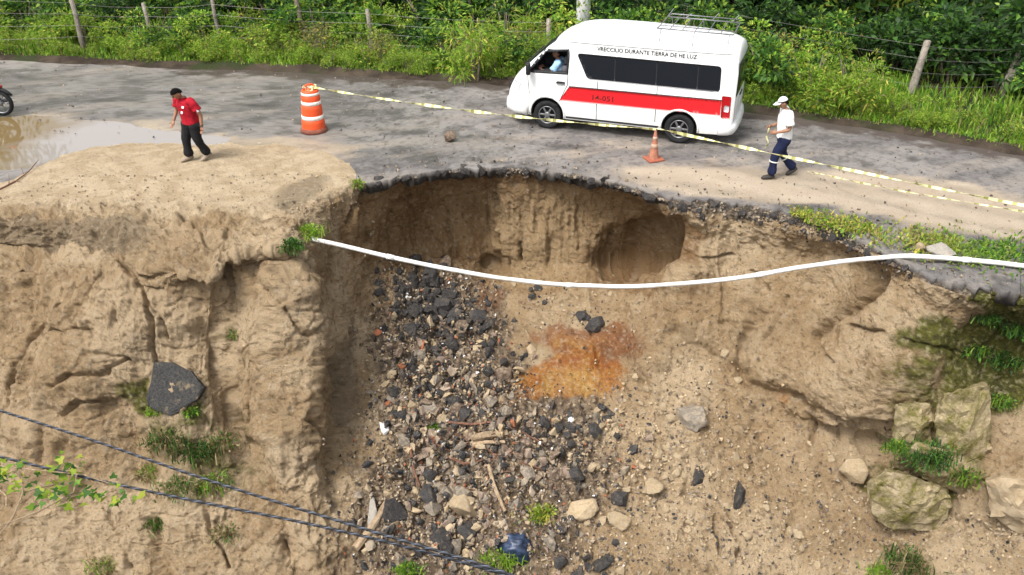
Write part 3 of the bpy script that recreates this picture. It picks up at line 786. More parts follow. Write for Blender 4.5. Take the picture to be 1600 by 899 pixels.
proto = {}
for mname, mat in (("asphalt", ASPH), ("stone", STONE), ("clod", CLOD), ("brown", BROWNST), ("brick", BRICK)):
    proto[mname] = [rock_mesh(mname, 100 + k, 14 + 2 * (k % 4), (.55, .75, .9)[k % 3], .3, 1 if mname == "clod" else 0, mat) for k in range(7)]

def put(o, u, v, size, sink=.3, rnd=None, stretch=(1, 1, 1)):
    p, n = ground_at(u, v)
    r_ = rnd or random
    q = n.to_track_quat('Z', 'Y').to_matrix() @ Euler((r_.uniform(-.4, .4), r_.uniform(-.4, .4), r_.uniform(0, 6.28))).to_matrix()
    o.location = p + n * size * (.5 - sink)
    o.rotation_euler = q.to_euler()
    o.scale = (size * stretch[0], size * stretch[1], size * stretch[2])

def pick(clusters, r_):
    tot = sum(c[5] for c in clusters); t = r_.uniform(0, tot)
    for c in clusters:
        t -= c[5]
        if t <= 0: break
    while True:
        a, b = r_.gauss(0, 1), r_.gauss(0, 1)
        if a * a + b * b < 6: break
    cu, cv, su_, sv_, rot, _ = c
    du, dv = a * su_, b * sv_
    return cu + du * math.cos(rot) - dv * math.sin(rot), cv + du * math.sin(rot) + dv * math.cos(rot)

A_CL = [(660, 452, 38, 22, .25, 46), (690, 492, 42, 26, .2, 36), (720, 560, 55, 30, .1, 22), (700, 600, 60, 30, 0, 16), (770, 620, 50, 30, 0, 9), (870, 690, 45, 25, .2, 12), (620, 720, 30, 60, 0, 8), (850, 740, 60, 40, 0, 9), (930, 660, 35, 20, 0, 6), (905, 880, 45, 18, 0, 5), (690, 830, 60, 30, 0, 8), (915, 500, 22, 6, .3, 4), (840, 465, 12, 8, 0, 2)]
S_CL = [(690, 520, 50, 55, 0, 20), (725, 640, 65, 45, 0, 25), (730, 740, 80, 50, 0, 25), (700, 830, 85, 40, 0, 18), (870, 700, 55, 50, 0, 14), (900, 850, 80, 40, 0, 10), (620, 580, 30, 60, 0, 12)]
C_CL = [(1050, 640, 80, 60, 0, 20), (1000, 740, 70, 60, 0, 20), (1150, 760, 120, 70, 0, 22), (1300, 820, 120, 60, 0, 16), (1080, 860, 150, 30, 0, 14), (600, 560, 25, 100, 0, 8), (580, 740, 40, 70, 0, 8), (1560, 840, 40, 40, 0, 8), (880, 480, 80, 25, 0, 6), (1420, 830, 60, 30, 0, 6)]
def place(u, v):
    """where on the slide, told by what lies next to it"""
    if v < 520 and u < 790:
        return ("under the white pipe, " if v < 450 else "lower down, ") + ("left side of the cave heap" if u < 672 else "right side of the cave heap")
    if v < 560: return "above the orange soil patch" if u < 1030 else "below the right wall"
    if u < 660: return "at the left edge of the rubble" if v < 740 else "beside the leaning dark slab"
    if u < 800: return "left of the orange soil patch" if v < 640 else ("around the pale planks" if v < 760 else "around the tan boulder by the plastic bag")
    if u < 960: return "just below the orange soil patch" if v < 720 else "around the flat tan boulder"
    if u < 1200: return "around the lone grey-brown boulder" if v < 720 else "below the lone grey-brown boulder"
    return "on the pale slope under the undercut wall" if v < 790 else "near the dry bush at lower right"
r_ = random.Random(3)
rim_u = sorted(PROF); rim_v = [PROF[q][0][0] for q in rim_u]
for k in range(44):       # lumps of broken asphalt still clinging to the rim
    u = 570 + 850 * (k + r_.random()) / 44; v = np.interp(u, rim_u, rim_v) + r_.uniform(5, 14 if u < 1050 else 30)
    o = link(bpy.data.objects.new("asphalt_chunk", proto["asphalt"][k % 7]))
    put(o, u, v, min(.2, .07 * (1 - r_.random()) ** -.45), .35, r_, (1, r_.uniform(.7, 1.1), r_.uniform(.5, .9)))
    wh = "above the cave" if u < 800 else ("below the traffic cone" if u < 1080 else "below the person in white" if u < 1250 else "under the rim weeds")
    tag(o, f"broken asphalt lump clinging to the road rim {wh}", "asphalt chunk", f"asphalt lumps on the rim {wh}")
for k in range(256):
    u, v = pick(A_CL, r_)
    o = link(bpy.data.objects.new("asphalt_chunk", proto["asphalt"][k % 7]))
    dark = v < 560 and u < 760
    put(o, u, v, min(.27, (.072 if v < 540 else .055) * (1 - r_.random()) ** -.5), .28, r_, (1, r_.uniform(.7, 1.1), r_.uniform(.6, 1)))
    sz = "large" if o.scale[0] >= .11 else ("small" if o.scale[0] < .06 else "medium-sized")
    wh = place(u, v)
    tag(o, f"{sz} black asphalt chunk {wh}", "asphalt chunk", f"{sz} asphalt chunks {wh}")
for k in range(300):
    u, v = pick(S_CL, r_)
    kind = "brown" if r_.random() < .6 else "stone"
    o = link(bpy.data.objects.new("rubble_stone", proto[kind][k % 7]))
    put(o, u, v, min(.24, .045 * (1 - r_.random()) ** -.55), .38, r_, (1, r_.uniform(.6, 1.1), r_.uniform(.6, 1)))
    cn = "brown" if kind == "brown" else "grey"; sz = "big" if o.scale[0] >= .08 else "small"
    wh = place(u, v)
    tag(o, f"{sz} {cn} rubble stone {wh}", "stone", f"{sz} {cn} stones {wh}")
for k in range(230):
    u, v = pick(C_CL, r_)
    o = link(bpy.data.objects.new("soil_clod", proto["clod"][k % 7]))
    put(o, u, v, min(.13, .042 * (1 - r_.random()) ** -.5), .5, r_, (1, r_.uniform(.6, 1.1), r_.uniform(.5, 1)))
    sz = "big" if o.scale[0] >= .1 else "small"
    wh = place(u, v)
    tag(o, f"{sz} tan clod of soil {wh}", "soil clod", f"{sz} clods {wh}")

# countless small grit and packed rubble: one object each
def merged(name, items, mats):
    VV, FF, MM = [], [], []; off = 0
    for (me_, M4, mi) in items:
        co = np.empty(len(me_.vertices) * 3, np.float32); me_.vertices.foreach_get("co", co); co = co.reshape(-1, 3)
        m = np.array(M4); co = co @ m[:3, :3].T + m[:3, 3]
        me_.calc_loop_triangles()
        tr = np.empty(len(me_.loop_triangles) * 3, np.int32); me_.loop_triangles.foreach_get("vertices", tr); tr = tr.reshape(-1, 3)
        VV.append(co); FF.append(tr + off); MM.append(np.full(len(tr), mi)); off += len(co)
    me_ = np_mesh(name, np.concatenate(VV), np.concatenate(FF), mats, False)
    me_.polygons.foreach_set("material_index", np.concatenate(MM).astype(np.int32))
    return link(bpy.data.objects.new(name, me_))
def flatcol(n, a, b):
    return rockmat(n, a, b)
tiny = [rock_mesh("grit", 300 + k, 9, .7, .3) for k in range(5)]
items = []
G_CL = A_CL + S_CL + S_CL
for k in range(10500):
    u, v = pick(G_CL, r_) if k < 6600 else pick(C_CL, r_)
    if v > 930 or u < 0 or u > 1600: continue
    p, n = ground_at(u, v)
    s = r_.choice([.015, .02, .025, .03, .04, .05])
    M4 = Matrix.Translation(p + n * s * .4) @ Euler((r_.uniform(0, 6), r_.uniform(0, 6), r_.uniform(0, 6))).to_matrix().to_4x4() @ Matrix.Diagonal((s, s, s, 1))
    if k < 6600: mi = r_.choices([0, 1, 2, 3, 4, 5], [30, 26, 16, 20, 4, 4])[0]
    else: mi = r_.choices([0, 1, 2, 3], [16, 26, 14, 44])[0]
    items.append((tiny[k % 5], M4, mi))
for k in range(2200):       # crumbs of asphalt along the broken road edge
    u = r_.uniform(560, 1420); v = np.interp(u, sorted(PROF), [PROF[q][0][0] for q in sorted(PROF)]) + abs(r_.gauss(0, 1)) * (6 if u < 1050 else 15) + 3
    p, n = ground_at(u, v)
    s = r_.choice([.015, .02, .03, .045])
    items.append((tiny[k % 5], Matrix.Translation(p + n * s * .3) @ Euler((r_.uniform(0, 6), 0, r_.uniform(0, 6))).to_matrix().to_4x4() @ Matrix.Diagonal((s, s, s, 1)), r_.choices([0, 1, 2], [6, 3, 3])[0]))
pack = []
P_CL = [(685, 495, 48, 42, .2, 26), (720, 600, 58, 40, 0, 26), (735, 690, 75, 40, 0, 28), (710, 790, 80, 38, 0, 24), (865, 700, 45, 38, 0, 12), (870, 830, 50, 35, 0, 7), (640, 640, 22, 60, 0, 10), (690, 870, 80, 25, 0, 10), (980, 700, 50, 50, 0, 4)]
rk = [rock_mesh("pk", 700 + k, 11, (.5, .7, .9)[k % 3], .35) for k in range(6)]
for k in range(4600):
    u, v = pick(P_CL, r_)
    if v > 930: continue
    p, n = ground_at(u, v)
    s = min(.16, .028 * (1 - r_.random()) ** -.55)
    M4 = Matrix.Translation(p + n * s * r_.uniform(-.35, .45)) @ Euler((r_.uniform(0, 6), r_.uniform(0, 6), r_.uniform(0, 6))).to_matrix().to_4x4() @ Matrix.Diagonal((s, s * r_.uniform(.6, 1), s * r_.uniform(.5, 1), 1))
    dark = .78 if (v < 530 and u < 760) else .33
    mi = 0 if r_.random() < dark else r_.choices([1, 2, 3, 4], [40, 22, 34, 3])[0]
    pack.append((rk[k % 6], M4, mi))
o = merged("packed_rubble", pack, [ASPH, PINKST, STONE, CLOD, BRICK])
tag(o, "packed broken rubble filling the middle of the slide", "rubble", kind="stuff")
grit = merged("rubble_grit", items, [ASPH, BROWNST, STONE, CLOD, BRICK, WHITEBIT])
tag(grit, "loose grit and crumbs scattered over the landslide", "grit", kind="stuff")

# single rocks worth naming
def boulder(name, u, v, size, mat, label, cat="rock", stretch=(1, 1, .8), seed=1, sink=.3, rz=None, sub=2, group=None):
    o = link(bpy.data.objects.new(name, rock_mesh(name, seed, 15, 1, .22, sub, mat)))
    put(o, u, v, size, sink, random.Random(seed), stretch)
    return tag(o, label, cat, group)
MOSS = Mat("mossy_soil", .95, .1)
mn = MOSS.noise(7, 6, .65)
MOSS.set("Base Color", MOSS.mix(MOSS.ramp(MOSS.noise(3.2, 8, .75), [(.40, 0.0), (.62, 1.0)]), MOSS.mix(mn, (.40, .31, .19), (.58, .47, .31)), MOSS.mix(mn, (.065, .07, .012), (.22, .195, .035))))
MOSS.bump(MOSS.noise(26, 5, .7), .05)
boulder("boulder", 722, 795, .40, CLOD, "large tan angular boulder at the foot of the rubble", "boulder", (1, .9, 1), 11)
boulder("boulder", 968, 815, .28, CLOD, "pale cream flat-topped boulder below a dark asphalt chunk", "boulder", (1.1, .8, .7), 12)
boulder("boulder", 908, 800, .34, CLOD, "flat tan boulder beside the mossy grass tuft", "boulder", (1.2, .8, .55), 13)
boulder("boulder", 785, 585, .26, BROWNST, "rounded brown boulder left of the orange soil", "boulder", (1, 1, .9), 14)
boulder("boulder", 1078, 650, .34, STONE, "grey-brown lumpy boulder alone on the pale slope", "boulder", (1.0, 1.3, .6), 15)
boulder("asphalt_block", 968, 780, .22, ASPH, "square black asphalt chunk above the cream boulder", "asphalt chunk", (1, 1.05, .8), 16, .3, None, 0)
boulder("asphalt_block", 1152, 772, .25, ASPH, "long black asphalt chunk beside a crack on the pale slope", "asphalt chunk", (.7, 1.3, .6), 17, .3, None, 0)
boulder("asphalt_block", 1090, 745, .22, ASPH, "dark asphalt chunk half buried in the middle of the pale slope", "asphalt chunk", (.9, 1.2, .5), 18, .4, None, 0)
boulder("asphalt_block", 612, 798, .32, ASPH, "large flat dark slab leaning at the lower left of the rubble", "asphalt chunk", (1, 1.1, .45), 19, .3, None, 0)
boulder("asphalt_block", 938, 882, .22, ASPH, "black asphalt chunk at the bottom edge of the slide", "asphalt chunk", (1, 1.1, .6), 20, .3, None, 0)
boulder("rubbish", 890, 655, .11, WHITEBIT, "small white scrap in the rubble below the orange soil", "rubbish", (1, .7, .4), 21, .2, None, 0)
boulder("rubbish", 601, 667, .15, WHITEBIT, "white scrap of rubbish on the left edge of the rubble", "rubbish", (.8, 1.2, .5), 22, .1, None, 0)
boulder("concrete_block", 580, 808, .34, CONC, "long pale concrete strip beside the leaning dark slab", "concrete", (.35, 1.6, .4), 23, .3, None, 0)
boulder("brick", 590, 518, .12, BRICK, "orange brick fragment left of the asphalt heap", "brick", (1.2, .8, .6), 24, .2, None, 0)
boulder("brick", 605, 628, .13, BRICK, "red brick fragment at the left edge of the middle rubble", "brick", (.7, 1.2, .6), 25, .2, None, 0)
def hull_block(name, outline, y, depth, mat, label, seed, cat="soil block"):
    """broken block: front outline surveyed at distance y, going back by depth"""
    bm = bmesh.new(); c0 = np.mean([at_y(u, v, y) for u, v in outline], 0)
    for u, v in outline:
        p = at_y(u, v, y) ; bm.verts.new(p)
        q = at_y(u, v, y + depth); q = c0 + (q - c0) * .96 + np.array([0, depth * .2, .0]); bm.verts.new(q)
    bm.verts.new(c0 + np.array([0, -depth * .25, -.05]))
    h = bmesh.ops.convex_hull(bm, input=bm.verts)
    bmesh.ops.delete(bm, geom=[g_ for g_ in h['geom_interior'] if isinstance(g_, bmesh.types.BMVert)], context='VERTS')
    bmesh.ops.triangulate(bm, faces=bm.faces)
    for _ in range(3): bmesh.ops.subdivide_edges(bm, edges=bm.edges, cuts=1, use_grid_fill=True)
    co = np.array([v.co[:] for v in bm.verts]); d = .06 * fbm(co * 4.5, 5, seed, gain=.6, ridged=True) + .035 * fbm(co * 12, 3, seed + 3) + .05 * fbm(co * np.array([1, 1, 5]), 2, seed + 5) - .05
    bm.normal_update()
    for v, dd in zip(bm.verts, d): v.co += v.normal * float(dd)
    o = bm_obj(name, bm, mat, None, True); o.data.set_sharp_from_angle(angle=R(22))
    return tag(o, label, cat)
hull_block("mossy_block", [(1478, 618), (1500, 612), (1530, 602), (1552, 603), (1550, 660), (1545, 740), (1500, 752), (1462, 730), (1460, 650)], 12.12, .7, MOSS.m, "tall mossy broken block standing right of the undercut wall", 31)
hull_block("mossy_block", [(1398, 632), (1425, 626), (1455, 630), (1462, 655), (1455, 700), (1420, 704), (1395, 690)], 12.45, .6, MOSS.m, "squat tan broken block just left of the tall mossy block", 32)
hull_block("mossy_block", [(1355, 760), (1385, 735), (1430, 745), (1480, 760), (1492, 790), (1470, 830), (1400, 835), (1362, 810)], 11.6, .7, MOSS.m, "wide green stained block at the lower right above the dry bush", 34)
hull_block("mossy_block", [(1430, 690), (1480, 712), (1540, 720), (1538, 765), (1500, 775), (1440, 750), (1415, 715)], 11.92, .7, MOSS.m, "mossy block carrying weeds below the tall block", 33)
hull_block("soil_block", [(1540, 752), (1570, 746), (1640, 760), (1650, 830), (1600, 838), (1545, 810)], 11.0, .8, CLOD, "large smooth tan block at the right edge of the slope", 35)
boulder("soil_block", 1335, 735, .36, CLOD, "tan lump of soil below the undercut ledge", "soil block", (1.1, .9, .7), 36, .35)
boulder("soil_block", 1020, 760, .26, CLOD, "tan leaning clod right of the square asphalt chunk", "soil block", (.8, 1.2, .8), 37, .3)
# rocks lying on the road and verge
def road_rock(name, u, v, size, mat, label, st, seed, z=.0):
    o = link(bpy.data.objects.new(name, rock_mesh(name, seed, 15, 1, .22, 2, mat)))
    p = at_z(u, v, z); o.location = (p[0], p[1], z + size * st[2] * .55); o.scale = (size * st[0], size * st[1], size * st[2]); o.rotation_euler = (0, 0, seed)
    return tag(o, label, "rock")
road_rock("rock", 703, 221, .20, BROWNST, "brown rock lying alone on the road left of the van", (1, .9, .85), 41)
road_rock("rock", 1437, 391, .12, CLOD, "small brown rock in the weeds at the right rim", (1, .8, .8), 42, .02)
road_rock("rock", 1468, 398, .28, CONC, "flat pale rock in the weeds above the white pipe", (1.1, .7, .5), 43, .02)
DM = Mat("dusty_asphalt", .92, .2)
dn_ = DM.noise(4.5, 8, .7)
dc = DM.mix(DM.ramp(DM.noise(30, 5, .75), [(.35, 0.0), (.65, 1.0)]), (.03, .03, .031), (.10, .096, .09))
dc = DM.mix(DM.ramp(dn_, [(.56, 0.0), (.68, 1.0)]), dc, (.30, .235, .15))
dc = DM.mix(DM.ramp(DM.noise(3.1, 6, .7), [(.60, 0.0), (.70, 1.0)]), dc, (.10, .105, .03))
DM.set("Base Color", dc); DM.bump(DM.noise(24, 6, .75), .05)
DUSTA = DM.m
# thick lump of fallen asphalt pavement on the left slope, and the loose slab edge on the right
def plate(name, outline, lift, thick, mat, label, cat):
    mid = np.mean(outline, 0)
    gp = np.array([ground_at(*(mid + (np.array(q) - mid) * k))[0][:] for q in outline for k in (.3, .65, 1.0)])
    cen = gp.mean(0); n = np.linalg.svd(gp - cen)[2][2]
    if n[1] > 0: n = -n
    n = Vector(n); p0 = Vector(cen) + n * (float(np.percentile((gp - cen) @ np.array(n), 80)) + lift)
    top = []
    for u, v in outline:
        d = Vector(ray(u, v)); o_ = Vector((0, 0, CAM_H))
        top.append(o_ + d * ((p0 - o_).dot(n) / d.dot(n)))
    bm = bmesh.new()
    c0 = sum(top, Vector()) / len(top)
    A_ = [bm.verts.new(t - n * .012) for t in top]; top = [t + Vector((random.gauss(0, .02), 0, random.gauss(0, .02))) for t in top]; I_ = [bm.verts.new(t + (c0 - t) * .10 + n * random.gauss(0, .006)) for t in top]; B_ = [bm.verts.new(t - n * thick + (t - c0) * .05) for t in top]
    m = len(top)
    bm.faces.new(I_); bm.faces.new(B_[::-1])
    for k in range(m):
        bm.faces.new((A_[k], A_[(k + 1) % m], I_[(k + 1) % m], I_[k])); bm.faces.new((B_[k], B_[(k + 1) % m], A_[(k + 1) % m], A_[k]))
    bmesh.ops.recalc_face_normals(bm, faces=bm.faces)
    return tag(bm_obj(name, bm, mat), label, cat)
plate("asphalt_block", [(240, 566), (270, 567), (300, 582), (318, 606), (308, 624), (288, 638), (266, 650), (245, 642), (232, 636), (228, 622), (236, 595)], .03, .3, DUSTA, "large dark grey asphalt slab stuck in the left slope", "asphalt slab")
GREYA = rockmat("grey_asphalt", (.17, .165, .165), (.27, .265, .26), .85, 12, .015, (.4, .38, .36))
# slab of old pavement jutting out at the right rim
o = plate("asphalt_block", [(1408, 403), (1450, 400), (1520, 403), (1575, 412), (1620, 425), (1640, 448), (1590, 452), (1540, 446), (1500, 440), (1470, 437), (1440, 430), (1420, 416)], .0, .12, GREYA, "broken grey pavement slab under the white pipe at the right rim", "pavement slab")

items = []
for k in range(1500):
    u, v = r_.uniform(-50, 1650), 0
    a_, b_ = np.interp(u, [f[0] for f in FARP], [f[1] for f in FARP]) + 4, np.interp(u, sorted(PROF), [PROF[q][0][0] for q in sorted(PROF)]) - 4
    t = r_.random(); v = a_ + (b_ - a_) * (t if r_.random() < .5 else 1 - (1 - t) ** 3)
    if u < 560 and v > 215: continue
    p = at_z(u, v, 0.0); s = r_.choice([.012, .016, .02, .03, .04])
    items.append((tiny[k % 5], Matrix.Translation((p[0], p[1], s * .3)) @ Euler((r_.uniform(0, 6), 0, r_.uniform(0, 6))).to_matrix().to_4x4() @ Matrix.Diagonal((s, s, s, 1)), r_.choices([0, 1, 2, 3], [30, 30, 20, 20])[0]))
for k in range(420):
    u, v = r_.uniform(0, 560), r_.uniform(250, 330)
    p, n = ground_at(u, v); s = r_.choice([.012, .016, .025, .035])
    items.append((tiny[k % 5], Matrix.Translation(p + n * s * .3) @ Euler((r_.uniform(0, 6), 0, r_.uniform(0, 6))).to_matrix().to_4x4() @ Matrix.Diagonal((s, s, s, 1)), r_.choices([1, 2, 3], [30, 20, 50])[0]))
o = merged("loose_gravel", items, [ASPH, BROWNST, STONE, CLOD])
tag(o, "loose gravel scattered over the road and the sand", "gravel", kind="stuff")

# ================================================================== VAN
VA = 0.34076
van = empty("passenger_van", (4.0201, 20.062, 0.0), math.pi - VA)
tag(van, "white high-roof passenger van with red side stripe and roof rack on the road", "van")

HX = [(-1.14,1.96),(-1.12,2.07),(-1.07,2.15),(-.95,2.21),(-.7,2.28),(-.2,2.32),(1.0,2.36),(1.9,2.36),(2.3,2.33),(2.6,2.27),(2.9,2.13),(3.16,1.94),(3.62,1.53),(3.88,1.24),(4.0,1.10),(4.08,.95),(4.13,.8),(4.15,.62)]
WX = [(-1.14,.865),(-1.12,.895),(-1.05,.915),(-.7,.925),(0,.935),(2.5,.94),(3.1,.93),(3.5,.905),(3.8,.85),(4.0,.75),(4.1,.66),(4.15,.58)]
ZX = [(-1.14,.36),(-1.0,.31),(-.5,.29),(3.5,.29),(4.0,.26),(4.15,.30)]
def vh(x): return np.interp(x, [a for a, _ in HX], [b for _, b in HX])
def vw(x): return np.interp(x, [a for a, _ in WX], [b for _, b in WX])
def vzb(x): return np.interp(x, [a for a, _ in ZX], [b for _, b in ZX])
def vr(x): return np.minimum(.34, .42 * (vh(x) - vzb(x)))
def tum(z): return np.interp(z, [.25, .45, .75, 1.1, 1.3, 2.0, 2.4], [.955, .985, 1.0, .995, .98, .915, .89])
NEXP = 2.6
def hw(x, z):
    h, r, w = vh(x), vr(x), vw(x)
    q = np.clip((z - (h - r)) / r, 0, 1)
    return w * tum(z) * np.power(np.clip(1 - q ** NEXP, 0, 1), 1 / NEXP)

white = Mat("van_white_paint", .28, .5)
dirt = white.ramp(white.noise(3.0, 6, .65), [(.45, 0.0), (.75, 1.0)])
sep = white.N.new("ShaderNodeSeparateXYZ"); white.L.new(white.coord("Object"), sep.inputs[0])
low = white.math('MULTIPLY', white.ramp(sep.outputs[2], [(.25, 1.0), (1.1, 0.0)]), dirt)
white.set("Base Color", white.mix(white.math('MULTIPLY', low, .55), (.80, .81, .80), (.42, .36, .28)))
white.set("Coat Weight", .3)
VWHITE = white.m
VGLASS = Mat("van_tinted_glass", .08, .3).set("Base Color", (.012, .014, .018)).m
VBLACK = simple("van_black_trim", (.018, .018, .02), .55, .3)
VRED = simple("van_red_stripe", (.62, .012, .018), .35, .5, .05)
VDARK = simple("van_cab_interior", (.035, .034, .036), .8, .2)
VCHROME = simple("van_steel", (.22, .22, .23), .45, .5, .1, metal=.6)
VLAMP = simple("van_red_lens", (.35, .008, .012), .15, .5)
VCLEAR = simple("van_clear_lens", (.55, .57, .6), .1, .6)
VTYRE = simple("tyre_rubber", (.02, .02, .021), .85, .2, .3, 20, .004)
VRIM = simple("alloy_rim", (.20, .20, .205), .4, .5, .15, metal=.6)

# --- body loft, with wheel arches and the cab window cut out
xs = np.unique(np.concatenate([np.linspace(-1.14, -.9, 9), np.linspace(-.9, 2.4, 34), np.linspace(2.4, 4.0, 34), np.linspace(4.0, 4.15, 10)]))
bm = bmesh.new(); rings = []
for x in xs:
    h, r, zb_, w_ = vh(x), vr(x), vzb(x), vw(x)
    half = []
    for t in np.linspace(0, 1, 16):
        z = zb_ + (h - r - zb_) * t; half.append((w_ * tum(z), z))
    for th in np.linspace(0, 1, 12)[1:]:
        a_ = th * math.pi / 2
        z = h - r + r * math.sin(a_) ** (2 / NEXP); half.append((w_ * tum(z) * math.cos(a_) ** (2 / NEXP), z))
    half[-1] = (0.0, h)
    ring = [bm.verts.new((x, yy, zz)) for yy, zz in half] + [bm.verts.new((x, -yy, zz)) for yy, zz in half[-2::-1]]
    rings.append(ring)
for A_, B_ in zip(rings, rings[1:]):
    n = len(A_)
    for k in range(n):
        bm.faces.new((A_[k], A_[(k + 1) % n], B_[(k + 1) % n], B_[k]))
bm.faces.new(rings[0]); bm.faces.new(rings[-1][::-1])
bmesh.ops.recalc_face_normals(bm, faces=bm.faces)
body = bm_obj("body", bm, [VWHITE, VDARK], van, True)
bm = bmesh.new()
for wx in (0.0, 3.08):
    for sy in (1, -1):
        M4 = Matrix.Translation((wx, sy * .83, .36)) @ Matrix.Rotation(math.pi / 2, 4, 'X')
        lathe(bm, [(0, -.28), (.40, -.28), (.40, .28), (0, .28)], 36, M4)
DW = [(3.50, 1.33), (3.16, 1.77), (2.64, 1.83), (2.63, 1.37)]
for sy in (1, -1):
    a_ = [bm.verts.new((x, sy * .25, z)) for x, z in DW]; b_ = [bm.verts.new((x, sy * 1.1, z)) for x, z in DW]
    bm.faces.new(a_); bm.faces.new(b_[::-1])
    for k in range(4): bm.faces.new((a_[k], b_[k], b_[(k + 1) % 4], a_[(k + 1) % 4]))
bmesh.ops.recalc_face_normals(bm, faces=bm.faces)
for fc in bm.faces: fc.material_index = 1
cutter = bm_obj("cutter", bm, [VWHITE, VDARK], van)
md = body.modifiers.new("b", 'BOOLEAN'); md.operation = 'DIFFERENCE'; md.object = cutter; md.solver = 'EXACT'
bpy.context.view_layer.update()
dg = bpy.context.evaluated_depsgraph_get()
me = bpy.data.meshes.new_from_object(body.evaluated_get(dg))
body.modifiers.clear(); body.data = me
me.shade_smooth()
try: me.set_sharp_from_angle(angle=R(35))
except Exception: pass
bpy.data.objects.remove(cutter)

def side_patch(name, poly, mat, off=.006, side=1, parent=van, smooth=True):
    """thin panel that follows the curved side of the van; poly in (x,z)"""
    pts = []
    for (x0, z0), (x1, z1) in zip(poly, poly[1:] + poly[:1]):
        n = max(1, int(math.hypot(x1 - x0, z1 - z0) / .07))
        pts += [(x0 + (x1 - x0) * k / n, z0 + (z1 - z0) * k / n) for k in range(n)]
    nb = len(pts)
    X0, X1 = min(p[0] for p in pts), max(p[0] for p in pts); Z0, Z1 = min(p[1] for p in pts), max(p[1] for p in pts)
    def inside(x, z):
        c_ = False
        for (ax, az), (bx, bz) in zip(pts, pts[1:] + pts[:1]):
            if (az > z) != (bz > z) and x < (bx - ax) * (z - az) / (bz - az) + ax: c_ = not c_
        return c_
    ins = [(x, z) for x in np.arange(X0 + .04, X1, .08) for z in np.arange(Z0 + .04, Z1, .06) if inside(x, z)]
    r_ = mgeo.delaunay_2d_cdt([Vector(p) for p in pts + ins], [(k, (k + 1) % nb) for k in range(nb)], [], 1, 1e-5)
    vs = [(v.x, side * (float(hw(v.x, v.y)) + off), v.y) for v in r_[0]]
    fs = []
    for f_ in r_[2]:
        cx, cz = sum(r_[0][i].x for i in f_) / 3, sum(r_[0][i].y for i in f_) / 3
        if inside(cx, cz): fs.append(tuple(f_) if side < 0 else tuple(f_)[::-1])
    n0_ = len(vs)
    bv = [(x, side * (float(hw(x, z)) - .012), z) for x, z in pts]
    vs += bv
    for k in range(nb): fs.append((k, (k + 1) % nb, n0_ + (k + 1) % nb, n0_ + k))
    return mesh_obj(name, vs, fs, mat, parent, smooth)

def rounded(poly, r=.06, n=4):
    out = []
    m = len(poly)
    for i in range(m):
        p0, p1, p2 = Vector(poly[i - 1]), Vector(poly[i]), Vector(poly[(i + 1) % m])
        a_ = p1 + (p0 - p1).normalized() * min(r, (p0 - p1).length * .45); b_ = p1 + (p2 - p1).normalized() * min(r, (p2 - p1).length * .45)
        for k in range(n + 1):
            t = k / n
            q = a_ * (1 - t) ** 2 + p1 * 2 * t * (1 - t) + b_ * t * t
            out.append((q.x, q.y))
    return out

for sd_ in (1, -1):
    win = rounded([(2.42, 1.82), (2.14, 1.27), (-.80, 1.25), (-.78, 1.80)], .09)
    fr = side_patch("side_window", win, VGLASS, .007, sd_)
    for x in (1.55, .62, -.28):
        side_patch("window_divider", [(x, 1.79), (x - .015, 1.28), (x - .045, 1.28), (x - .03, 1.79)], VBLACK, .011, sd_, fr)
    side_patch("stripe", [(2.56, 1.06), (2.78, .73), (-.86, .755), (-.86, 1.075)], VRED, .009, sd_)
    side_patch("stripe_edge", [(2.56, 1.078), (2.555, 1.064), (-.86, 1.079), (-.86, 1.094)], VBLACK, .011, sd_)
    dr = side_patch("door_handle", rounded([(2.86, 1.16), (2.86, 1.11), (2.66, 1.11), (2.66, 1.16)], .02), VBLACK, .035, sd_)
    for L_ in ([(2.58, 1.86), (2.60, 1.36), (2.60, 1.10), (2.80, .66), (2.90, .56)], [(3.58, 1.30), (3.52, .80)], [(1.9, 1.24), (1.9, .35)], [(.55, 1.24), (.55, .45)]):
        pol = [(x - .007, z) for x, z in L_] + [(x + .007, z) for x, z in L_[::-1]]
        side_patch("panel_gap", pol, VBLACK, .0035, sd_)
    # frame of the cab window
    fo = [(3.60, 1.29), (3.20, 1.83), (2.60, 1.89), (2.595, 1.33)]
    for k in range(4):
        a0, a1, b0, b1 = fo[k], fo[(k + 1) % 4], DW[k], DW[(k + 1) % 4]
        side_patch("window_frame", [a0, a1, b1, b0], VBLACK, .006, sd_)
    side_patch("rub_strip", [(2.62, .36), (2.62, .31), (.46, .31), (.46, .36)], VBLACK, .006, sd_)
    lp = side_patch("headlight", rounded([(4.02, 1.06), (4.03, .88), (3.80, .84), (3.74, 1.02)], .04), VCLEAR, .012, sd_)
    tl = side_patch("tail_light", rounded([(-.86, 1.18), (-.88, .70), (-1.07, .70), (-1.06, 1.18)], .03), VLAMP, .014, sd_)
    side_patch("reversing_lens", rounded([(-.93, .98), (-.93, .84), (-1.04, .84), (-1.04, .98)], .03), VCLEAR, .018, sd_, tl)
    # wing mirror
    bm = bmesh.new()
    box(bm, (3.50, sd_ * 1.06, 1.42), (.10, .20, .26), Euler((0, 0, sd_ * .25)).to_matrix(), .03)
    tube(bm, [(3.52, sd_ * .88, 1.32), (3.52, sd_ * 1.02, 1.34)], .025, 8)
    bm_obj("wing_mirror", bm, VBLACK, van, True)
    # wheel arch lips
    for wx in (0, 3.08):
        pol = [(wx + .445 * math.cos(t), .36 + .445 * math.sin(t)) for t in np.linspace(-.12, math.pi + .12, 22)]
        pol2 = [(wx + .40 * math.cos(t), .36 + .40 * math.sin(t)) for t in np.linspace(math.pi + .12, -.12, 22)]
        side_patch("arch_lip", pol + pol2, VWHITE, .012, sd_)

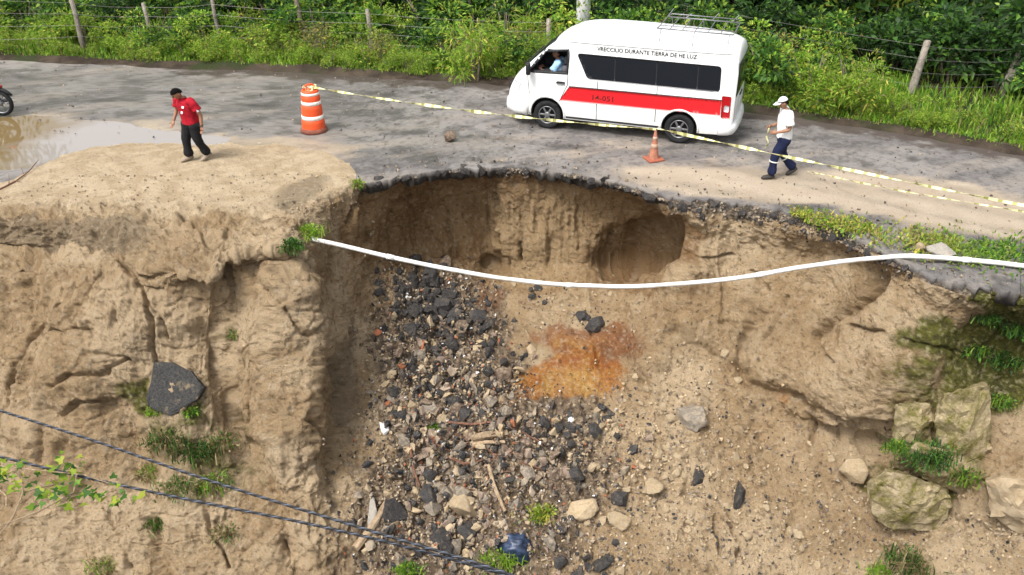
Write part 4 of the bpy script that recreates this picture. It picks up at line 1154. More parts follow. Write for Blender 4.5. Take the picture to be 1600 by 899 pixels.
# windscreen and roof line
def top_patch(name, poly, mat, off=.006):
    """panel on the sloping nose / roof; poly in (x,y)"""
    nxp, nyp = 14, 14
    (xa, ya), (xb, yb) = poly
    vs, fs = [], []
    for i in range(nxp):
        x = xa + (xb - xa) * i / (nxp - 1); yw = ya + (yb - ya) * i / (nxp - 1)
        for j in range(nyp):
            y = yw * (2 * j / (nyp - 1) - 1)
            h, r, w_ = vh(x), vr(x), vw(x) * .95
            q = min(.999, abs(y) / w_)
            z = h - r + r * (1 - q ** NEXP) ** (1 / NEXP)
            vs.append((x, y, z + off))
    for i in range(nxp - 1):
        for j in range(nyp - 1):
            k = i * nyp + j
            fs.append((k, k + 1, k + nyp + 1, k + nyp))
    return mesh_obj(name, vs, fs, mat, van, True)
ws = top_patch("windscreen", [(2.98, .66), (3.80, .74)], VGLASS, .008)
for yy in (-.3, .35):
    bm = bmesh.new(); tube(bm, [(3.82, yy, 1.33), (3.45, yy - .35, 1.715)], .012, 6)
    bm_obj("wiper", bm, VBLACK, van)
# rear face: window, door seams, plate, handle, bumper
def rear_box(name, y0, y1, z0, z1, mat, t=.012, x=-1.145, parent=van, bev=.01):
    bm = bmesh.new(); box(bm, (x, (y0 + y1) / 2, (z0 + z1) / 2), (t * 2, y1 - y0, z1 - z0), None, bev)
    return bm_obj(name, bm, mat, parent, True)
rw_ = rear_box("rear_window", -.81, .81, 1.16, 1.88, VGLASS, .012, -1.148)
rear_box("rear_panel", -.66, .66, .50, 1.14, VWHITE, .008, -1.146)
rear_box("number_plate", -.26, .26, .80, .96, simple("plate_white", (.7, .7, .68), .4), .008, -1.162)
rear_box("rear_handle", -.2, .2, 1.03, 1.07, VBLACK, .02, -1.155)
bm = bmesh.new()
pts = [(-.86, .945, .44), (-1.05, .90, .44), (-1.14, .80, .44), (-1.175, .5, .44), (-1.185, 0, .44), (-1.175, -.5, .44), (-1.14, -.80, .44), (-1.05, -.90, .44), (-.86, -.945, .44)]
rr = tube(bm, pts, .07, 10)
bmesh.ops.transform(bm, matrix=Matrix.Translation((0, 0, .44)) @ Matrix.Diagonal((1, 1, 1.9, 1)) @ Matrix.Translation((0, 0, -.44)), verts=bm.verts)
bm_obj("rear_bumper", bm, VWHITE, van, True)
bm = bmesh.new()
pts = [(3.55, .90, .44), (3.85, .84, .44), (4.05, .70, .44), (4.15, .4, .44), (4.17, 0, .44), (4.15, -.4, .44), (4.05, -.70, .44), (3.85, -.84, .44), (3.55, -.90, .44)]
tube(bm, pts, .1, 10)
bmesh.ops.transform(bm, matrix=Matrix.Translation((0, 0, .44)) @ Matrix.Diagonal((1, 1, 1.6, 1)) @ Matrix.Translation((0, 0, -.44)), verts=bm.verts)
bm_obj("front_bumper", bm, VWHITE, van, True)
bm = bmesh.new(); box(bm, (4.15, 0, .80), (.06, .9, .16), None, .02); bm_obj("grille", bm, VBLACK, van, True)
# rain gutter line along the roof
for sd_ in (1, -1):
    bm = bmesh.new()
    tube(bm, [(x, sd_ * (float(hw(x, 2.03)) + .004), 2.055) for x in np.linspace(2.75, -.95, 24)], .011, 6)
    bm_obj("rain_gutter", bm, simple("van_gutter", (.55, .55, .55), .4), van, True)

# roof rack: rails, cross bars, legs, and the ladder down the back
bm = bmesh.new()
X0, X1, YR = -.92, .72, .62
for yy in (-YR, YR):
    tube(bm, [(X0, yy, 2.42), (X1, yy, 2.44)], .014, 6)
    tube(bm, [(X0, yy, 2.49), (X1 - .1, yy, 2.51), (X1, yy, 2.44)], .012, 6)
rack = bm_obj("roof_rack", bm, VCHROME, van, True)
for x in np.linspace(X0, X1, 7):
    bm = bmesh.new(); tube(bm, [(x, -YR, 2.425), (x, YR, 2.425)], .011, 6); bm_obj("cross_bar", bm, VCHROME, rack)
for x in (X0 + .08, -.1, X1 - .1):
    for yy in (-1, 1):
        bm = bmesh.new(); tube(bm, [(x, yy * YR, 2.43), (x, yy * (YR + .08), 2.36), (x, yy * .80, 2.16)], .012, 6); bm_obj("rack_leg", bm, VCHROME, rack)
for x, hh in ((X1, .26), (.3, .14), (-.3, .22), (-.75, .2)):
    bm = bmesh.new(); tube(bm, [(x, -YR, 2.44), (x - .12, -YR - .02, 2.44 + hh * .7)], .011, 6); bm_obj("rack_upright", bm, VCHROME, rack)
# wheels
def make_wheel(wx, sy):
    o = bpy.data.objects.new("wheel", None); link(o, van); o.location = (wx, sy * .80, .335)
    o.rotation_euler = (-sy * math.pi / 2, 0, 0)
    bm = bmesh.new()
    lathe(bm, [(.20, -.10), (.30, -.105), (.325, -.09), (.335, -.05), (.335, .05), (.325, .09), (.30, .105), (.215, .10), (.205, .06)], 40)
    bm_obj("tyre", bm, VTYRE, o, True)
    bm = bmesh.new()
    lathe(bm, [(.212, .098), (.195, .09), (.185, .03), (.10, .02), (0, .02)], 32)
    bm_obj("wheel_well", bm, VBLACK, o, True)
    bm = bmesh.new()
    lathe(bm, [(.208, .085), (.206, .108), (.192, .108), (.186, .08)], 32)
    lathe(bm, [(.07, .06), (.068, .095), (.04, .105), (0, .105)], 20)
    for k in range(6):
        a_ = k * math.pi / 3
        box(bm, (.13 * math.cos(a_), .13 * math.sin(a_), .082), (.15, .042, .028), Euler((0, 0, a_)).to_matrix(), .006)
    bm_obj("rim", bm, VRIM, o, True)
for wx in (0.0, 3.08):
    for sy in (1, -1): make_wheel(wx, sy)

# lettering
def side_text(name, body_txt, xc, zc_, size, mat, width=None, off=.012):
    cu = bpy.data.curves.new(name, 'FONT'); cu.body = body_txt; cu.size = size; cu.align_x = 'CENTER'; cu.resolution_u = 2
    cu.offset = size * .012
    t = bpy.data.objects.new(name, cu); COL.objects.link(t)
    bpy.context.view_layer.update()
    m_ = bpy.data.meshes.new_from_object(t.evaluated_get(bpy.context.evaluated_depsgraph_get()))
    bpy.data.objects.remove(t)
    wdt = max(v.co.x for v in m_.vertices) - min(v.co.x for v in m_.vertices)
    k = (width / wdt) if width else 1.0
    for v in m_.vertices:                      # reads left to right from the near (left) side: +text x is van -x
        x = xc - v.co.x * k; z = zc_ + v.co.y
        v.co = (x, float(hw(x, z)) + off, z)
    m_.materials.clear(); m_.materials.append(mat)
    return link(bpy.data.objects.new(name, m_), van)
side_text("lettering", "VRECCILIO DURANTE TIERRA DE HE LUZ", .86, 1.915, .125, VBLACK, 2.2)
side_text("number_lettering", "14-051", 1.76, .815, .17, simple("dark_red_print", (.07, .008, .008), .5), .48)

# seats and driver inside the cab
bm = bmesh.new()
box(bm, (2.78, .52, 1.15), (.16, .46, .62), Euler((0, -.15, 0)).to_matrix(), .05)
box(bm, (2.74, .52, 1.56), (.10, .26, .18), None, .04)
bm_obj("cab_seat", bm, simple("seat_cloth", (.10, .10, .11), .9), van, True)
bm = bmesh.new()
tube(bm, [(3.38 + .03 * math.cos(t), .50 + .19 * math.cos(t + 0), 1.36 + .19 * math.sin(t)) for t in np.linspace(0, 2 * math.pi, 24, endpoint=False)], .014, 6, close=True)
bm_obj("steering_wheel", bm, VBLACK, van, True)
VAN_M = Matrix.Translation(van.location) @ Matrix.Rotation(math.pi - VA, 4, 'Z')

# ================================================================== PEOPLE
SKIN = simple("skin", (.30, .155, .095), .55, .3, .08)
def bake_skin(nodes, edges, root, lv=2):
    names = list(nodes)
    me = bpy.data.meshes.new("t")
    me.from_pydata([nodes[n][:3] for n in names], [(names.index(a), names.index(b)) for a, b in edges], [])
    o = bpy.data.objects.new("t", me); COL.objects.link(o)
    md = o.modifiers.new("s", 'SKIN'); md.branch_smoothing = .3; md.use_smooth_shade = True
    for i, n in enumerate(names):
        r = nodes[n][3]
        me.skin_vertices[0].data[i].radius = (r, r) if not hasattr(r, '__len__') else r
        me.skin_vertices[0].data[i].use_root = (n == root)
    sb = o.modifiers.new("u", 'SUBSURF'); sb.levels = lv; sb.render_levels = lv
    bpy.context.view_layer.update()
    out = bpy.data.meshes.new_from_object(o.evaluated_get(bpy.context.evaluated_depsgraph_get()))
    bpy.data.objects.remove(o)
    out.shade_smooth()
    return out

def join_meshes(name, meshes):
    bm = bmesh.new()
    for m in meshes: bm.from_mesh(m)
    me = bpy.data.meshes.new(name); bm.to_mesh(me); bm.free(); me.shade_smooth()
    return me

def hand(wrist, d, side, palm_n, curl=.5, grip=0.0):
    """palm and five separate, unequal, bent fingers; d points along the hand"""
    d = Vector(d).normalized(); n = Vector(palm_n); n = (n - d * n.dot(d)).normalized(); s = d.cross(n) * side
    w = Vector(wrist)
    out = []
    bm = bmesh.new()
    tube(bm, [w - d * .02, w + d * .02, w + d * .055, w + d * .09], [.026, .034, .04, .034], 10)
    for v in bm.verts:                       # flatten the palm
        q = (v.co - w).dot(n); v.co -= n * q * .45
    for k, (off, ln) in enumerate([(-.027, .070), (-.009, .080), (.009, .074), (.026, .058)]):
        b0 = w + d * .085 + s * off
        d1 = (d + n * curl * .5).normalized(); d2 = (d + n * curl * 1.3).normalized(); d3 = (d * .6 + n * curl * 1.8).normalized()
        p1 = b0 + d1 * ln * .45; p2 = p1 + d2 * ln * .32; p3 = p2 + d3 * ln * .25
        tube(bm, [b0 - d * .015, b0, p1, p2, p3], [.0095, .0095, .009, .0085, .0065], 7)
    t0 = w + d * .025 - s * .03
    t1 = t0 + (d * .5 - s * .6 + n * .35).normalized() * .04; t2 = t1 + (d * .8 - s * .1 + n * (.4 + grip)).normalized() * .035
    tube(bm, [t0 + s * .012, t0, t1, t2], [.012, .0125, .0105, .008], 7)
    me = bpy.data.meshes.new("h"); bm.to_mesh(me); bm.free()
    return me

def head_mesh(base, fwd, up):
    """skull, jaw, nose, ears, brow; base = top of the neck"""
    f = Vector(fwd).normalized(); u = Vector(up); u = (u - f * u.dot(f)).normalized(); l = u.cross(f)
    bm = bmesh.new()
    bmesh.ops.create_uvsphere(bm, u_segments=24, v_segments=18, radius=1)
    for v in bm.verts:
        x, y, z = v.co
        X = x * .098; Y = y * .077; Z = z * .118
        if z < 0:
            Y *= 1 - .28 * (-z) ; X *= 1 - .12 * (-z)
            if x > 0: X += .012 * (-z) * x
            else: X *= 1 - .35 * (-z)
        if x > .75: X -= .006
        if x > .5 and .0 < z < .3: X -= .010 * math.exp(-((abs(y) - .38) / .16) ** 2)     # eye sockets
        if x > .6 and -.62 < z < -.45 and abs(y) < .4: X -= .004                           # mouth line
        v.co = (X, Y, Z)
    # nose
    nz = [bm.verts.new(q) for q in [(.088, 0, .03), (.092, .016, -.028), (.118, 0, -.030), (.092, -.016, -.028), (.086, 0, -.045)]]
    for a, b, c in [(0, 1, 2), (0, 2, 3), (1, 4, 2), (4, 3, 2)]: bm.faces.new((nz[a], nz[b], nz[c]))
    for sy in (1, -1):
        r = bmesh.ops.create_uvsphere(bm, u_segments=8, v_segments=6, radius=1)
        for v in r['verts']: v.co = Vector((v.co.x * .016 - .008, v.co.y * .007 + sy * .078, v.co.z * .028 - .005))
    C0 = Vector(base) + u * .10 + f * .025
    for v in bm.verts: v.co = C0 + f * v.co.x + l * v.co.y + u * v.co.z
    me = bpy.data.meshes.new("head"); bm.to_mesh(me); bm.free()
    return me, C0, f, l, u

def person(name, J, loc, heading, label, cols, face, head_up=(0, 0, 1), hands=None, seated=False, hair_cap="hair", sleeve=.62):
    """J: joints in metres, x forward, y left, z up"""
    root = empty(name, loc, heading)
    tag(root, label, "person")
    V3 = lambda a: Vector(J[a])
    N = {"pelvis": (*J["pelvis"], .10), "spine": (*J["spine"], .09), "chest": (*J["chest"], .095),
         "neck": (*J["neck"], .058), "head": (*(V3("neck") + (V3("headb") - V3("neck")) * 1.25), .052)}
    E_ = [("pelvis", "spine"), ("spine", "chest"), ("chest", "neck"), ("neck", "head")]
    for s in "LR":
        N["sh" + s] = (*J["sh" + s], .062); N["el" + s] = (*J["el" + s], .042); N["wr" + s] = (*J["wr" + s], .027)
        mid = (V3("sh" + s) + V3("el" + s)) / 2; N["um" + s] = (*mid, .05)
        E_ += [("chest", "sh" + s), ("sh" + s, "um" + s), ("um" + s, "el" + s), ("el" + s, "wr" + s)]
        N["hp" + s] = (*J["hp" + s], .095); N["kn" + s] = (*J["kn" + s], .062); N["an" + s] = (*J["an" + s], .042); N["to" + s] = (*J["to" + s], .035)
        calf = V3("kn" + s) * .6 + V3("an" + s) * .4; N["cf" + s] = (*calf, .056)
        E_ += [("pelvis", "hp" + s), ("hp" + s, "kn" + s), ("kn" + s, "cf" + s), ("cf" + s, "an" + s), ("an" + s, "to" + s)]
    parts = [bake_skin(N, E_, "pelvis")]
    hm, C0, hf, hl, hu = head_mesh(J["headb"], face, head_up)
    parts.append(hm)
    for s, side in (("L", 1), ("R", -1)):
        d = V3("wr" + s) - V3("el" + s)
        h = (hands or {}).get(s, {})
        parts.append(hand(J["wr" + s], h.get("d", d), side, h.get("n", (1, 0, 0)), h.get("curl", .45), h.get("grip", 0)))
    b = link(bpy.data.objects.new("body", join_meshes("body", parts)), root); b.data.materials.append(SKIN)
    # eyes and brows
    bm = bmesh.new()
    for sy in (1, -1):
        c = C0 + hf * .088 + hl * sy * .03 + hu * .014
        bmesh.ops.create_icosphere(bm, subdivisions=1, radius=.009, matrix=Matrix.Translation(c))
    bm_obj("eyes", bm, simple("eye_dark", (.03, .02, .015), .2), root, True)["kind"] = "stuff"
    # shirt: lofted torso with two sleeves
    def loft(bm, rings, n=20):
        R_ = []
        for c, w, d in rings:
            c = Vector(c); R_.append([bm.verts.new(c + Vector((d * math.cos(t), w * math.sin(t), 0))) for t in np.linspace(0, 2 * math.pi, n, endpoint=False)])
        for A_, B_ in zip(R_, R_[1:]):
            for k in range(n): bm.faces.new((A_[k], A_[(k + 1) % n], B_[(k + 1) % n], B_[k]))
    pe, sp_, ch, nk = V3("pelvis"), V3("spine"), V3("chest"), V3("neck")
    hem = pe + Vector((0, 0, -.03 if not seated else .02))
    bm = bmesh.new()
    loft(bm, [(hem, .188, .148), (pe * .5 + sp_ * .5, .185, .142), (sp_, .183, .138), (sp_ * .5 + ch * .5, .195, .142), (ch, .205, .140), (ch * .6 + nk * .4, .20, .12), (ch * .3 + nk * .7, .15, .095), (nk - Vector((0, 0, .015)), .075, .075), (nk + Vector((.005, 0, .02)), .066, .066)])
    for s in "LR":
        a_, e_ = V3("sh" + s), V3("el" + s); i_ = ch * .55 + nk * .45
        tube(bm, [i_ * .4 + a_ * .6, a_, a_ * .6 + e_ * .4, a_ * (1 - sleeve) + e_ * sleeve], [.085, .082, .075, .077], 14)
    sh = bm_obj("shirt", bm, cols["shirt"], root, True)
    bm = bmesh.new()
    loft(bm, [(pe + Vector((0, 0, .09)), .165, .125), (pe + Vector((0, 0, .02)), .172, .132), (pe - Vector((0, 0, .06)), .178, .135), (pe - Vector((0, 0, .12)), .15, .115)])
    for s in "LR":
        h_, k_, n_ = V3("hp" + s), V3("kn" + s), V3("an" + s)
        tube(bm, [h_ + Vector((0, 0, .02)), h_ * .7 + k_ * .3, k_ + Vector((-.004, 0, .02)), k_ * .5 + n_ * .5, k_ * .06 + n_ * .94], [.102, .106, .082, .072, .064], 14)
    def folds(o_, amp, seed):
        bm2 = bmesh.new(); bm2.from_mesh(o_.data)
        for _ in range(2): bmesh.ops.subdivide_edges(bm2, edges=bm2.edges, cuts=1, use_grid_fill=True, smooth=.6)
        bm2.normal_update(); co = np.array([v.co[:] for v in bm2.verts])
        dd = amp * fbm(co * np.array([9, 9, 5]), 3, seed, ridged=True)
        for v, q in zip(bm2.verts, dd): v.co += v.normal * float(q)
        bm2.to_mesh(o_.data); bm2.free(); o_.data.shade_smooth()
    folds(sh, .014, 5)
    tr = bm_obj("trousers", bm, cols["trousers"], root, True); folds(tr, .014, 9)
    # belt
    bm = bmesh.new(); pc = V3("pelvis") * .8 + V3("spine") * .2
    tube(bm, [pc - Vector((0, 0, .06)) + Vector((.137 * math.cos(t), .177 * math.sin(t), 0)) for t in np.linspace(0, 2 * math.pi, 24, endpoint=False)], .016, 6, close=True)
    bm_obj("belt", bm, VBLACK, root, True)
    # shoes
    for s in "LR":
        a, t = V3("an" + s), V3("to" + s)
        d = (t - a); d.normalize()
        bm = bmesh.new()
        heel = a - d * .06 + Vector((0, 0, -.035)); toe = t + d * .05
        tube(bm, [heel - d * .02, heel, a + d * .02 + Vector((0, 0, -.025)), (a + t) / 2 + Vector((0, 0, -.01)), t, toe], [.03, .048, .055, .05, .045, .02], 12)
        bm_obj("shoe", bm, cols["shoe"], root, True)
    # hair or cap
    def shell(nm, mat, k, zlo, back=True):
        bm = bmesh.new()
        bmesh.ops.create_uvsphere(bm, u_segments=24, v_segments=16, radius=1)
        bmesh.ops.delete(bm, geom=[v for v in bm.verts if v.co.z < (zlo - (.75 if back else 0) * max(0, -v.co.x - .05) * 1.0)], context='VERTS')
        for v in bm.verts:
            v.co = C0 + hf * (v.co.x * .098 * k - .003) + hl * v.co.y * .077 * k + hu * (v.co.z * .118 * k + .004)
        o = bm_obj(nm, bm, mat, root, True)
        so = o.modifiers.new("t", 'SOLIDIFY'); so.thickness = .012; so.offset = -1
        return o
    HAIR = simple("black_hair", (.008, .0075, .007), .95, .05)
    if hair_cap == "hair":
        shell("hair", HAIR, 1.14, .30)
    else:
        shell("hair", HAIR, 1.04, .12)
        cp = shell("cap", cols["cap"], 1.15, .32, False)
        bm = bmesh.new(); ring_in, ring_out = [], []
        for t in np.linspace(-1.1, 1.1, 12):
            ring_in.append(bm.verts.new(C0 + hf * .098 * 1.13 * math.cos(t) + hl * .077 * 1.15 * math.sin(t) + hu * .042))
            ring_out.append(bm.verts.new(C0 + hf * (.098 + .085 * math.cos(t) ** .7 if math.cos(t) > 0 else .098) * 1.1 * (.2 + .8 * math.cos(t)) + hl * .085 * 1.12 * math.sin(t) + hu * .018))
        for k in range(11): bm.faces.new((ring_in[k], ring_in[k + 1], ring_out[k + 1], ring_out[k]))
        br = bm_obj("brim", bm, cols["cap"], cp, True)
        so = br.modifiers.new("t", 'SOLIDIFY'); so.thickness = .008
    return root, C0, hf, hl, hu

REDS = simple("red_polo", (.36, .010, .022), .85, .2, .2, 12, .01)
BLKT = simple("black_trousers", (.014, .014, .016), .85, .2, .3, 12, .01)
WHTS = simple("white_tshirt", (.82, .82, .82), .85, .2, .06, 12, .01)
NAVY = simple("navy_trousers", (.012, .017, .05), .85, .2, .25, 12, .01)
TANSH = simple("dusty_shoe", (.26, .21, .16), .8, .2)
DKSH = simple("dark_boot", (.04, .036, .032), .7, .3)
STRIPE = simple("pale_reflective", (.62, .63, .58), .4, .5)

J = dict(pelvis=(0, 0, .90), spine=(.02, 0, 1.06), chest=(.05, 0, 1.28), neck=(.09, 0, 1.45), headb=(.125, 0, 1.49),
    shL=(.05, .20, 1.38), elL=(-.03, .30, 1.10), wrL=(.01, .33, .86), shR=(.06, -.20, 1.38), elR=(.06, -.31, 1.11), wrR=(.17, -.31, .88),
    hpL=(0, .09, .87), knL=(.0, .11, .48), anL=(-.17, .12, .12), toL=(-.03, .13, .035), hpR=(0, -.09, .87), knR=(.10, -.11, .48), anR=(.09, -.12, .085), toR=(.23, -.13, .035))
pz = ground_at(303, 252)[0].z
p = at_z(309, 250, pz)
man, C0, hf, hl, hu = person("person", J, (p[0], p[1], pz), math.atan2(-.80, -.60), "person in red polo shirt and black trousers leaning forward on the sand", {"shirt": REDS, "trousers": BLKT, "shoe": TANSH}, (.85, -.2, -.45), (.35, 0, .9))
man.scale = (1.08, 1.10, .94)
bm = bmesh.new(); box(bm, (.175, .03, 1.17), (.012, .055, .085), Euler((0, -.35, 0)).to_matrix(), .004); bm_obj("badge", bm, WHITEBIT, man)
bm = bmesh.new(); box(bm, (.185, .10, 1.29), (.010, .05, .05), Euler((0, -.35, .3)).to_matrix(), .004); bm_obj("chest_emblem", bm, WHITEBIT, man)
bm = bmesh.new(); box(bm, (.035, .335, 1.22), (.05, .010, .05), Euler((.25, 0, .1)).to_matrix(), .004); bm_obj("sleeve_emblem", bm, WHITEBIT, man)
bm = bmesh.new(); tube(bm, [Vector((.018, .33, .885)) + Vector((.034 * math.cos(t), .034 * math.sin(t), 0)) for t in np.linspace(0, 6.283, 14, endpoint=False)], .011, 6, close=True); bm_obj("wristwatch", bm, VBLACK, man)

J = dict(pelvis=(0, 0, .92), spine=(.02, 0, 1.08), chest=(.03, 0, 1.29), neck=(.045, 0, 1.48), headb=(.07, 0, 1.53),
    shL=(.02, .19, 1.41), elL=(-.01, .26, 1.14), wrL=(.23, .20, 1.06), shR=(.03, -.19, 1.41), elR=(.02, -.25, 1.14), wrR=(.25, -.14, 1.08),
    hpL=(0, .09, .89), knL=(.16, .10, .49), anL=(.19, .10, .085), toL=(.34, .11, .035), hpR=(0, -.09, .89), knR=(-.04, -.10, .48), anR=(-.33, -.10, .16), toR=(-.22, -.10, .04))
p = at_z(1216, 277, 0)
guy, C0, hf, hl, hu = person("person", J, (p[0], p[1], 0.0), math.pi - .02, "person in white cap and white t-shirt walking behind the caution tape", {"shirt": WHTS, "trousers": NAVY, "shoe": DKSH, "cap": WHTS}, (.93, 0, -.3), (.2, 0, 1),
    {"L": {"d": (.9, -.3, -.1), "n": (0, -1, -.3), "curl": .9, "grip": .3}, "R": {"d": (.9, .3, -.1), "n": (0, 1, -.3), "curl": .9, "grip": .3}}, hair_cap="cap", sleeve=.7)
bm = bmesh.new(); box(bm, (.012, .288, 1.27), (.075, .010, .05), Euler((.2, 0, 0)).to_matrix(), .004); bm_obj("sleeve_emblem", bm, simple("teal_emblem", (.06, .22, .20), .6), guy)
for a, t in (("knL", "anL"), ("knR", "anR")):
    a, t = Vector(J[a]), Vector(J[t]); c = a * .78 + t * .22; dd = (t - a).normalized(); sx = dd.cross(Vector((0, 1, 0))).normalized(); sy = Vector((0, 1, 0))
    bm = bmesh.new(); tube(bm, [c + sx * .093 * math.cos(q) + sy * .09 * math.sin(q) for q in np.linspace(0, 6.283, 20, endpoint=False)], .014, 6, close=True); bm_obj("reflective_band", bm, STRIPE, guy, True)
guy.scale = (.97, 1.05, .96)
GUY_M = Matrix.Translation(guy.location) @ Matrix.Rotation(math.pi - .02, 4, 'Z')

# driver
J = dict(pelvis=(0, 0, .0), spine=(-.03, 0, .17), chest=(-.03, 0, .38), neck=(.0, 0, .56), headb=(.03, 0, .60),
    shL=(-.02, .19, .49), elL=(.12, .27, .27), wrL=(.36, .16, .33), shR=(-.02, -.19, .49), elR=(.14, -.24, .26), wrR=(.38, -.12, .32),
    hpL=(.02, .09, -.02), knL=(.42, .12, .02), anL=(.60, .12, -.32), toL=(.74, .12, -.36), hpR=(.02, -.09, -.02), knR=(.42, -.12, .02), anR=(.60, -.12, -.32), toR=(.74, -.12, -.36))
dp = VAN_M @ Vector((2.93, .56, 1.0))
drv, *_ = person("person", J, dp, math.pi - VA, "person in light blue shirt sitting at the wheel of the van", {"shirt": simple("light_blue_shirt", (.30, .50, .72), .8), "trousers": NAVY, "shoe": DKSH}, (1, 0, -.05), (0, 0, 1),
    {"L": {"d": (.8, -.4, .2), "n": (0, -1, 0), "curl": .9, "grip": .3}, "R": {"d": (.8, .4, .2), "n": (0, 1, 0), "curl": .9, "grip": .3}})

# ================================================================== PROPS
ORANGE = simple("drum_orange", (.72, .085, .02), .5, .4, .12, 6)
DRUMW = simple("drum_reflective_white", (.80, .76, .70), .4, .5, .12, 14)
DRUMB = simple("drum_base_rubber", (.20, .07, .045), .8, .2, .3, 10)
TAPEY = Mat("caution_tape", .5, .4)
stripe = TAPEY.N.new("ShaderNodeAttribute"); stripe.attribute_name = "tapeuv"
tn = TAPEY.noise(9, 3)
TAPEY.set("Base Color", TAPEY.mix(TAPEY.ramp(stripe.outputs["Fac"], [(.0, 0.0), (.66, 1.0)], 'CONSTANT'), TAPEY.mix(tn, (.76, .72, .25), (.84, .83, .58)), (.34, .33, .10)))
TAPEP = TAPEY.m

# --- traffic drum
dloc = at_z(491, 205, 0)
drum = tag(empty("traffic_drum", (dloc[0], dloc[1], 0), .4), "orange traffic drum with white bands standing on the wet road", "traffic drum")
bm = bmesh.new(); lathe(bm, [(0, .0), (.31, .0), (.315, .05), (.29, .10), (.272, .11), (0, .11)], 32); bm_obj("base", bm, DRUMB, drum, True)
prof = [(.272, .11), (.268, .22), (.262, .30), (.250, .31), (.246, .40), (.244, .42), (.240, .55), (.232, .64), (.222, .65), (.219, .76), (.214, .86), (.204, .87), (.200, .95), (.19, .98), (.12, .985), (0, .985)]
bm = bmesh.new(); lathe(bm, [(r_ * .985, z) for r_, z in prof], 36); bm_obj("barrel", bm, ORANGE, drum, True)
for z0, z1, r0, r1 in ((.315, .405, .250, .246), (.655, .735, .222, .2195), (.875, .93, .204, .201)):
    bm = bmesh.new(); lathe(bm, [(r0 - .004, z0 - .002), (r0 + .004, z0), (r1 + .004, z1), (r1 - .004, z1 + .002)], 36); bm_obj("reflective_band", bm, DRUMW, drum, True)
bm = bmesh.new(); tube(bm, [(-.13, 0, .98), (-.12, 0, 1.06), (-.05, 0, 1.10), (.05, 0, 1.10), (.12, 0, 1.06), (.13, 0, .98)], .022, 8); bm_obj("handle", bm, ORANGE, drum, True)

def ribbon(name, pts, width, mat, twist=2.2, seed=0, parent=None, n=220, label=None, group=None):
    """long thin tape that twists as it hangs"""
    pts = np.array(pts, float); d = np.concatenate([[0], np.cumsum(np.linalg.norm(np.diff(pts, axis=0), axis=1))])
    t = np.linspace(0, d[-1], n); C_ = pchip(d, pts, t)
    T_ = np.gradient(C_, axis=0); T_ /= np.linalg.norm(T_, axis=1, keepdims=True)
    up = np.array([0, 0, 1.0]); S_ = np.cross(T_, up); S_ /= np.linalg.norm(S_, axis=1, keepdims=True); W_ = np.cross(S_, T_)
    ang = t * twist + 1.5 * fbm(np.stack([t * .8, t * 0 + seed, t * 0], -1), 3, 400 + seed)
    wd = width * (.72 + .3 * fbm(np.stack([t * 2, t * 0, t * 0 + seed], -1), 2, 410))
    D_ = S_ * np.cos(ang)[:, None] + W_ * np.sin(ang)[:, None]
    th = np.cross(D_, T_) * .0015
    V_ = np.concatenate([C_ - D_ * wd[:, None] / 2 - th, C_ + D_ * wd[:, None] / 2 - th, C_ + D_ * wd[:, None] / 2 + th, C_ - D_ * wd[:, None] / 2 + th])
    F_ = []
    for k in range(n - 1):
        for a, b in ((0, 1), (1, 2), (2, 3), (3, 0)):
            F_.append((a * n + k, a * n + k + 1, b * n + k + 1, b * n + k))
    me = np_mesh(name, V_, np.array(F_), mat, False)
    at = me.attributes.new("tapeuv", 'FLOAT', 'POINT'); at.data.foreach_set("value", np.tile((t / .23) % 1.0, 4).astype(np.float32))
    o = link(bpy.data.objects.new(name, me), parent)
    return o
# tape wound round the drum top (part of the drum's load: its own thing)
cone_p = at_z(1021, 250, 0.0)
dtop = Vector((dloc[0], dloc[1], 1.05)); ctop = Vector((cone_p[0], cone_p[1], .68))
def sag(a, b, s, n=9): return [a.lerp(b, k / (n - 1)) + Vector((0, 0, -s * 4 * (k / (n - 1)) * (1 - k / (n - 1)))) for k in range(n)]
o = ribbon("caution_tape", sag(dtop, ctop, .10), .08, TAPEP, 3.0, 1, None, 420)
tag(o, "twisted yellow caution tape strung from the orange drum to the cone", "caution tape")
rt = Vector(at_z(1700, 337, .75)); rt = ctop + (rt - ctop) * 1.5
o = ribbon("caution_tape", sag(ctop + Vector((.02, 0, .02)), rt, .06), .08, TAPEP, 2.6, 2, None, 420)
tag(o, "yellow caution tape running from the cone out past the right edge", "caution tape")
lt = [Vector(at_z(u, v, z)) for u, v, z in [(1262, 268, .05), (1300, 276, .25), (1380, 293, .42), (1480, 311, .50), (1600, 331, .56), (1720, 352, .6)]]; lt.append(lt[-1] + (lt[-1] - lt[-2]) * 2.5)
o = ribbon("caution_tape", lt, .038, TAPEP, 5.0, 3, None, 420)
tag(o, "second slack strand of caution tape hanging lower at the right", "caution tape")
hand_p = GUY_M @ Vector((.34, .04, 1.05))
o = ribbon("caution_tape", [hand_p + Vector((0, -.03, .06)), hand_p, hand_p + Vector((-.03, -.02, -.16)), hand_p + Vector((.02, -.02, -.30)), hand_p + Vector((-.01, 0, -.40))], .07, TAPEP, 5, 4, None, 60)
tag(o, "short loose end of yellow tape held by the person in white", "caution tape")
# a few turns of tape knotted on the drum handle
kn = [Vector((dloc[0], dloc[1], 0)) + Vector((.13 * math.cos(t) * (1 + .2 * math.sin(3 * t)), .12 * math.sin(t), 1.02 + .05 * math.sin(2.3 * t))) for t in np.linspace(0, 11, 26)]
o = ribbon("caution_tape", kn, .06, TAPEP, 6, 6, None, 120)
tag(o, "end of caution tape knotted round the top of the orange drum", "caution tape")

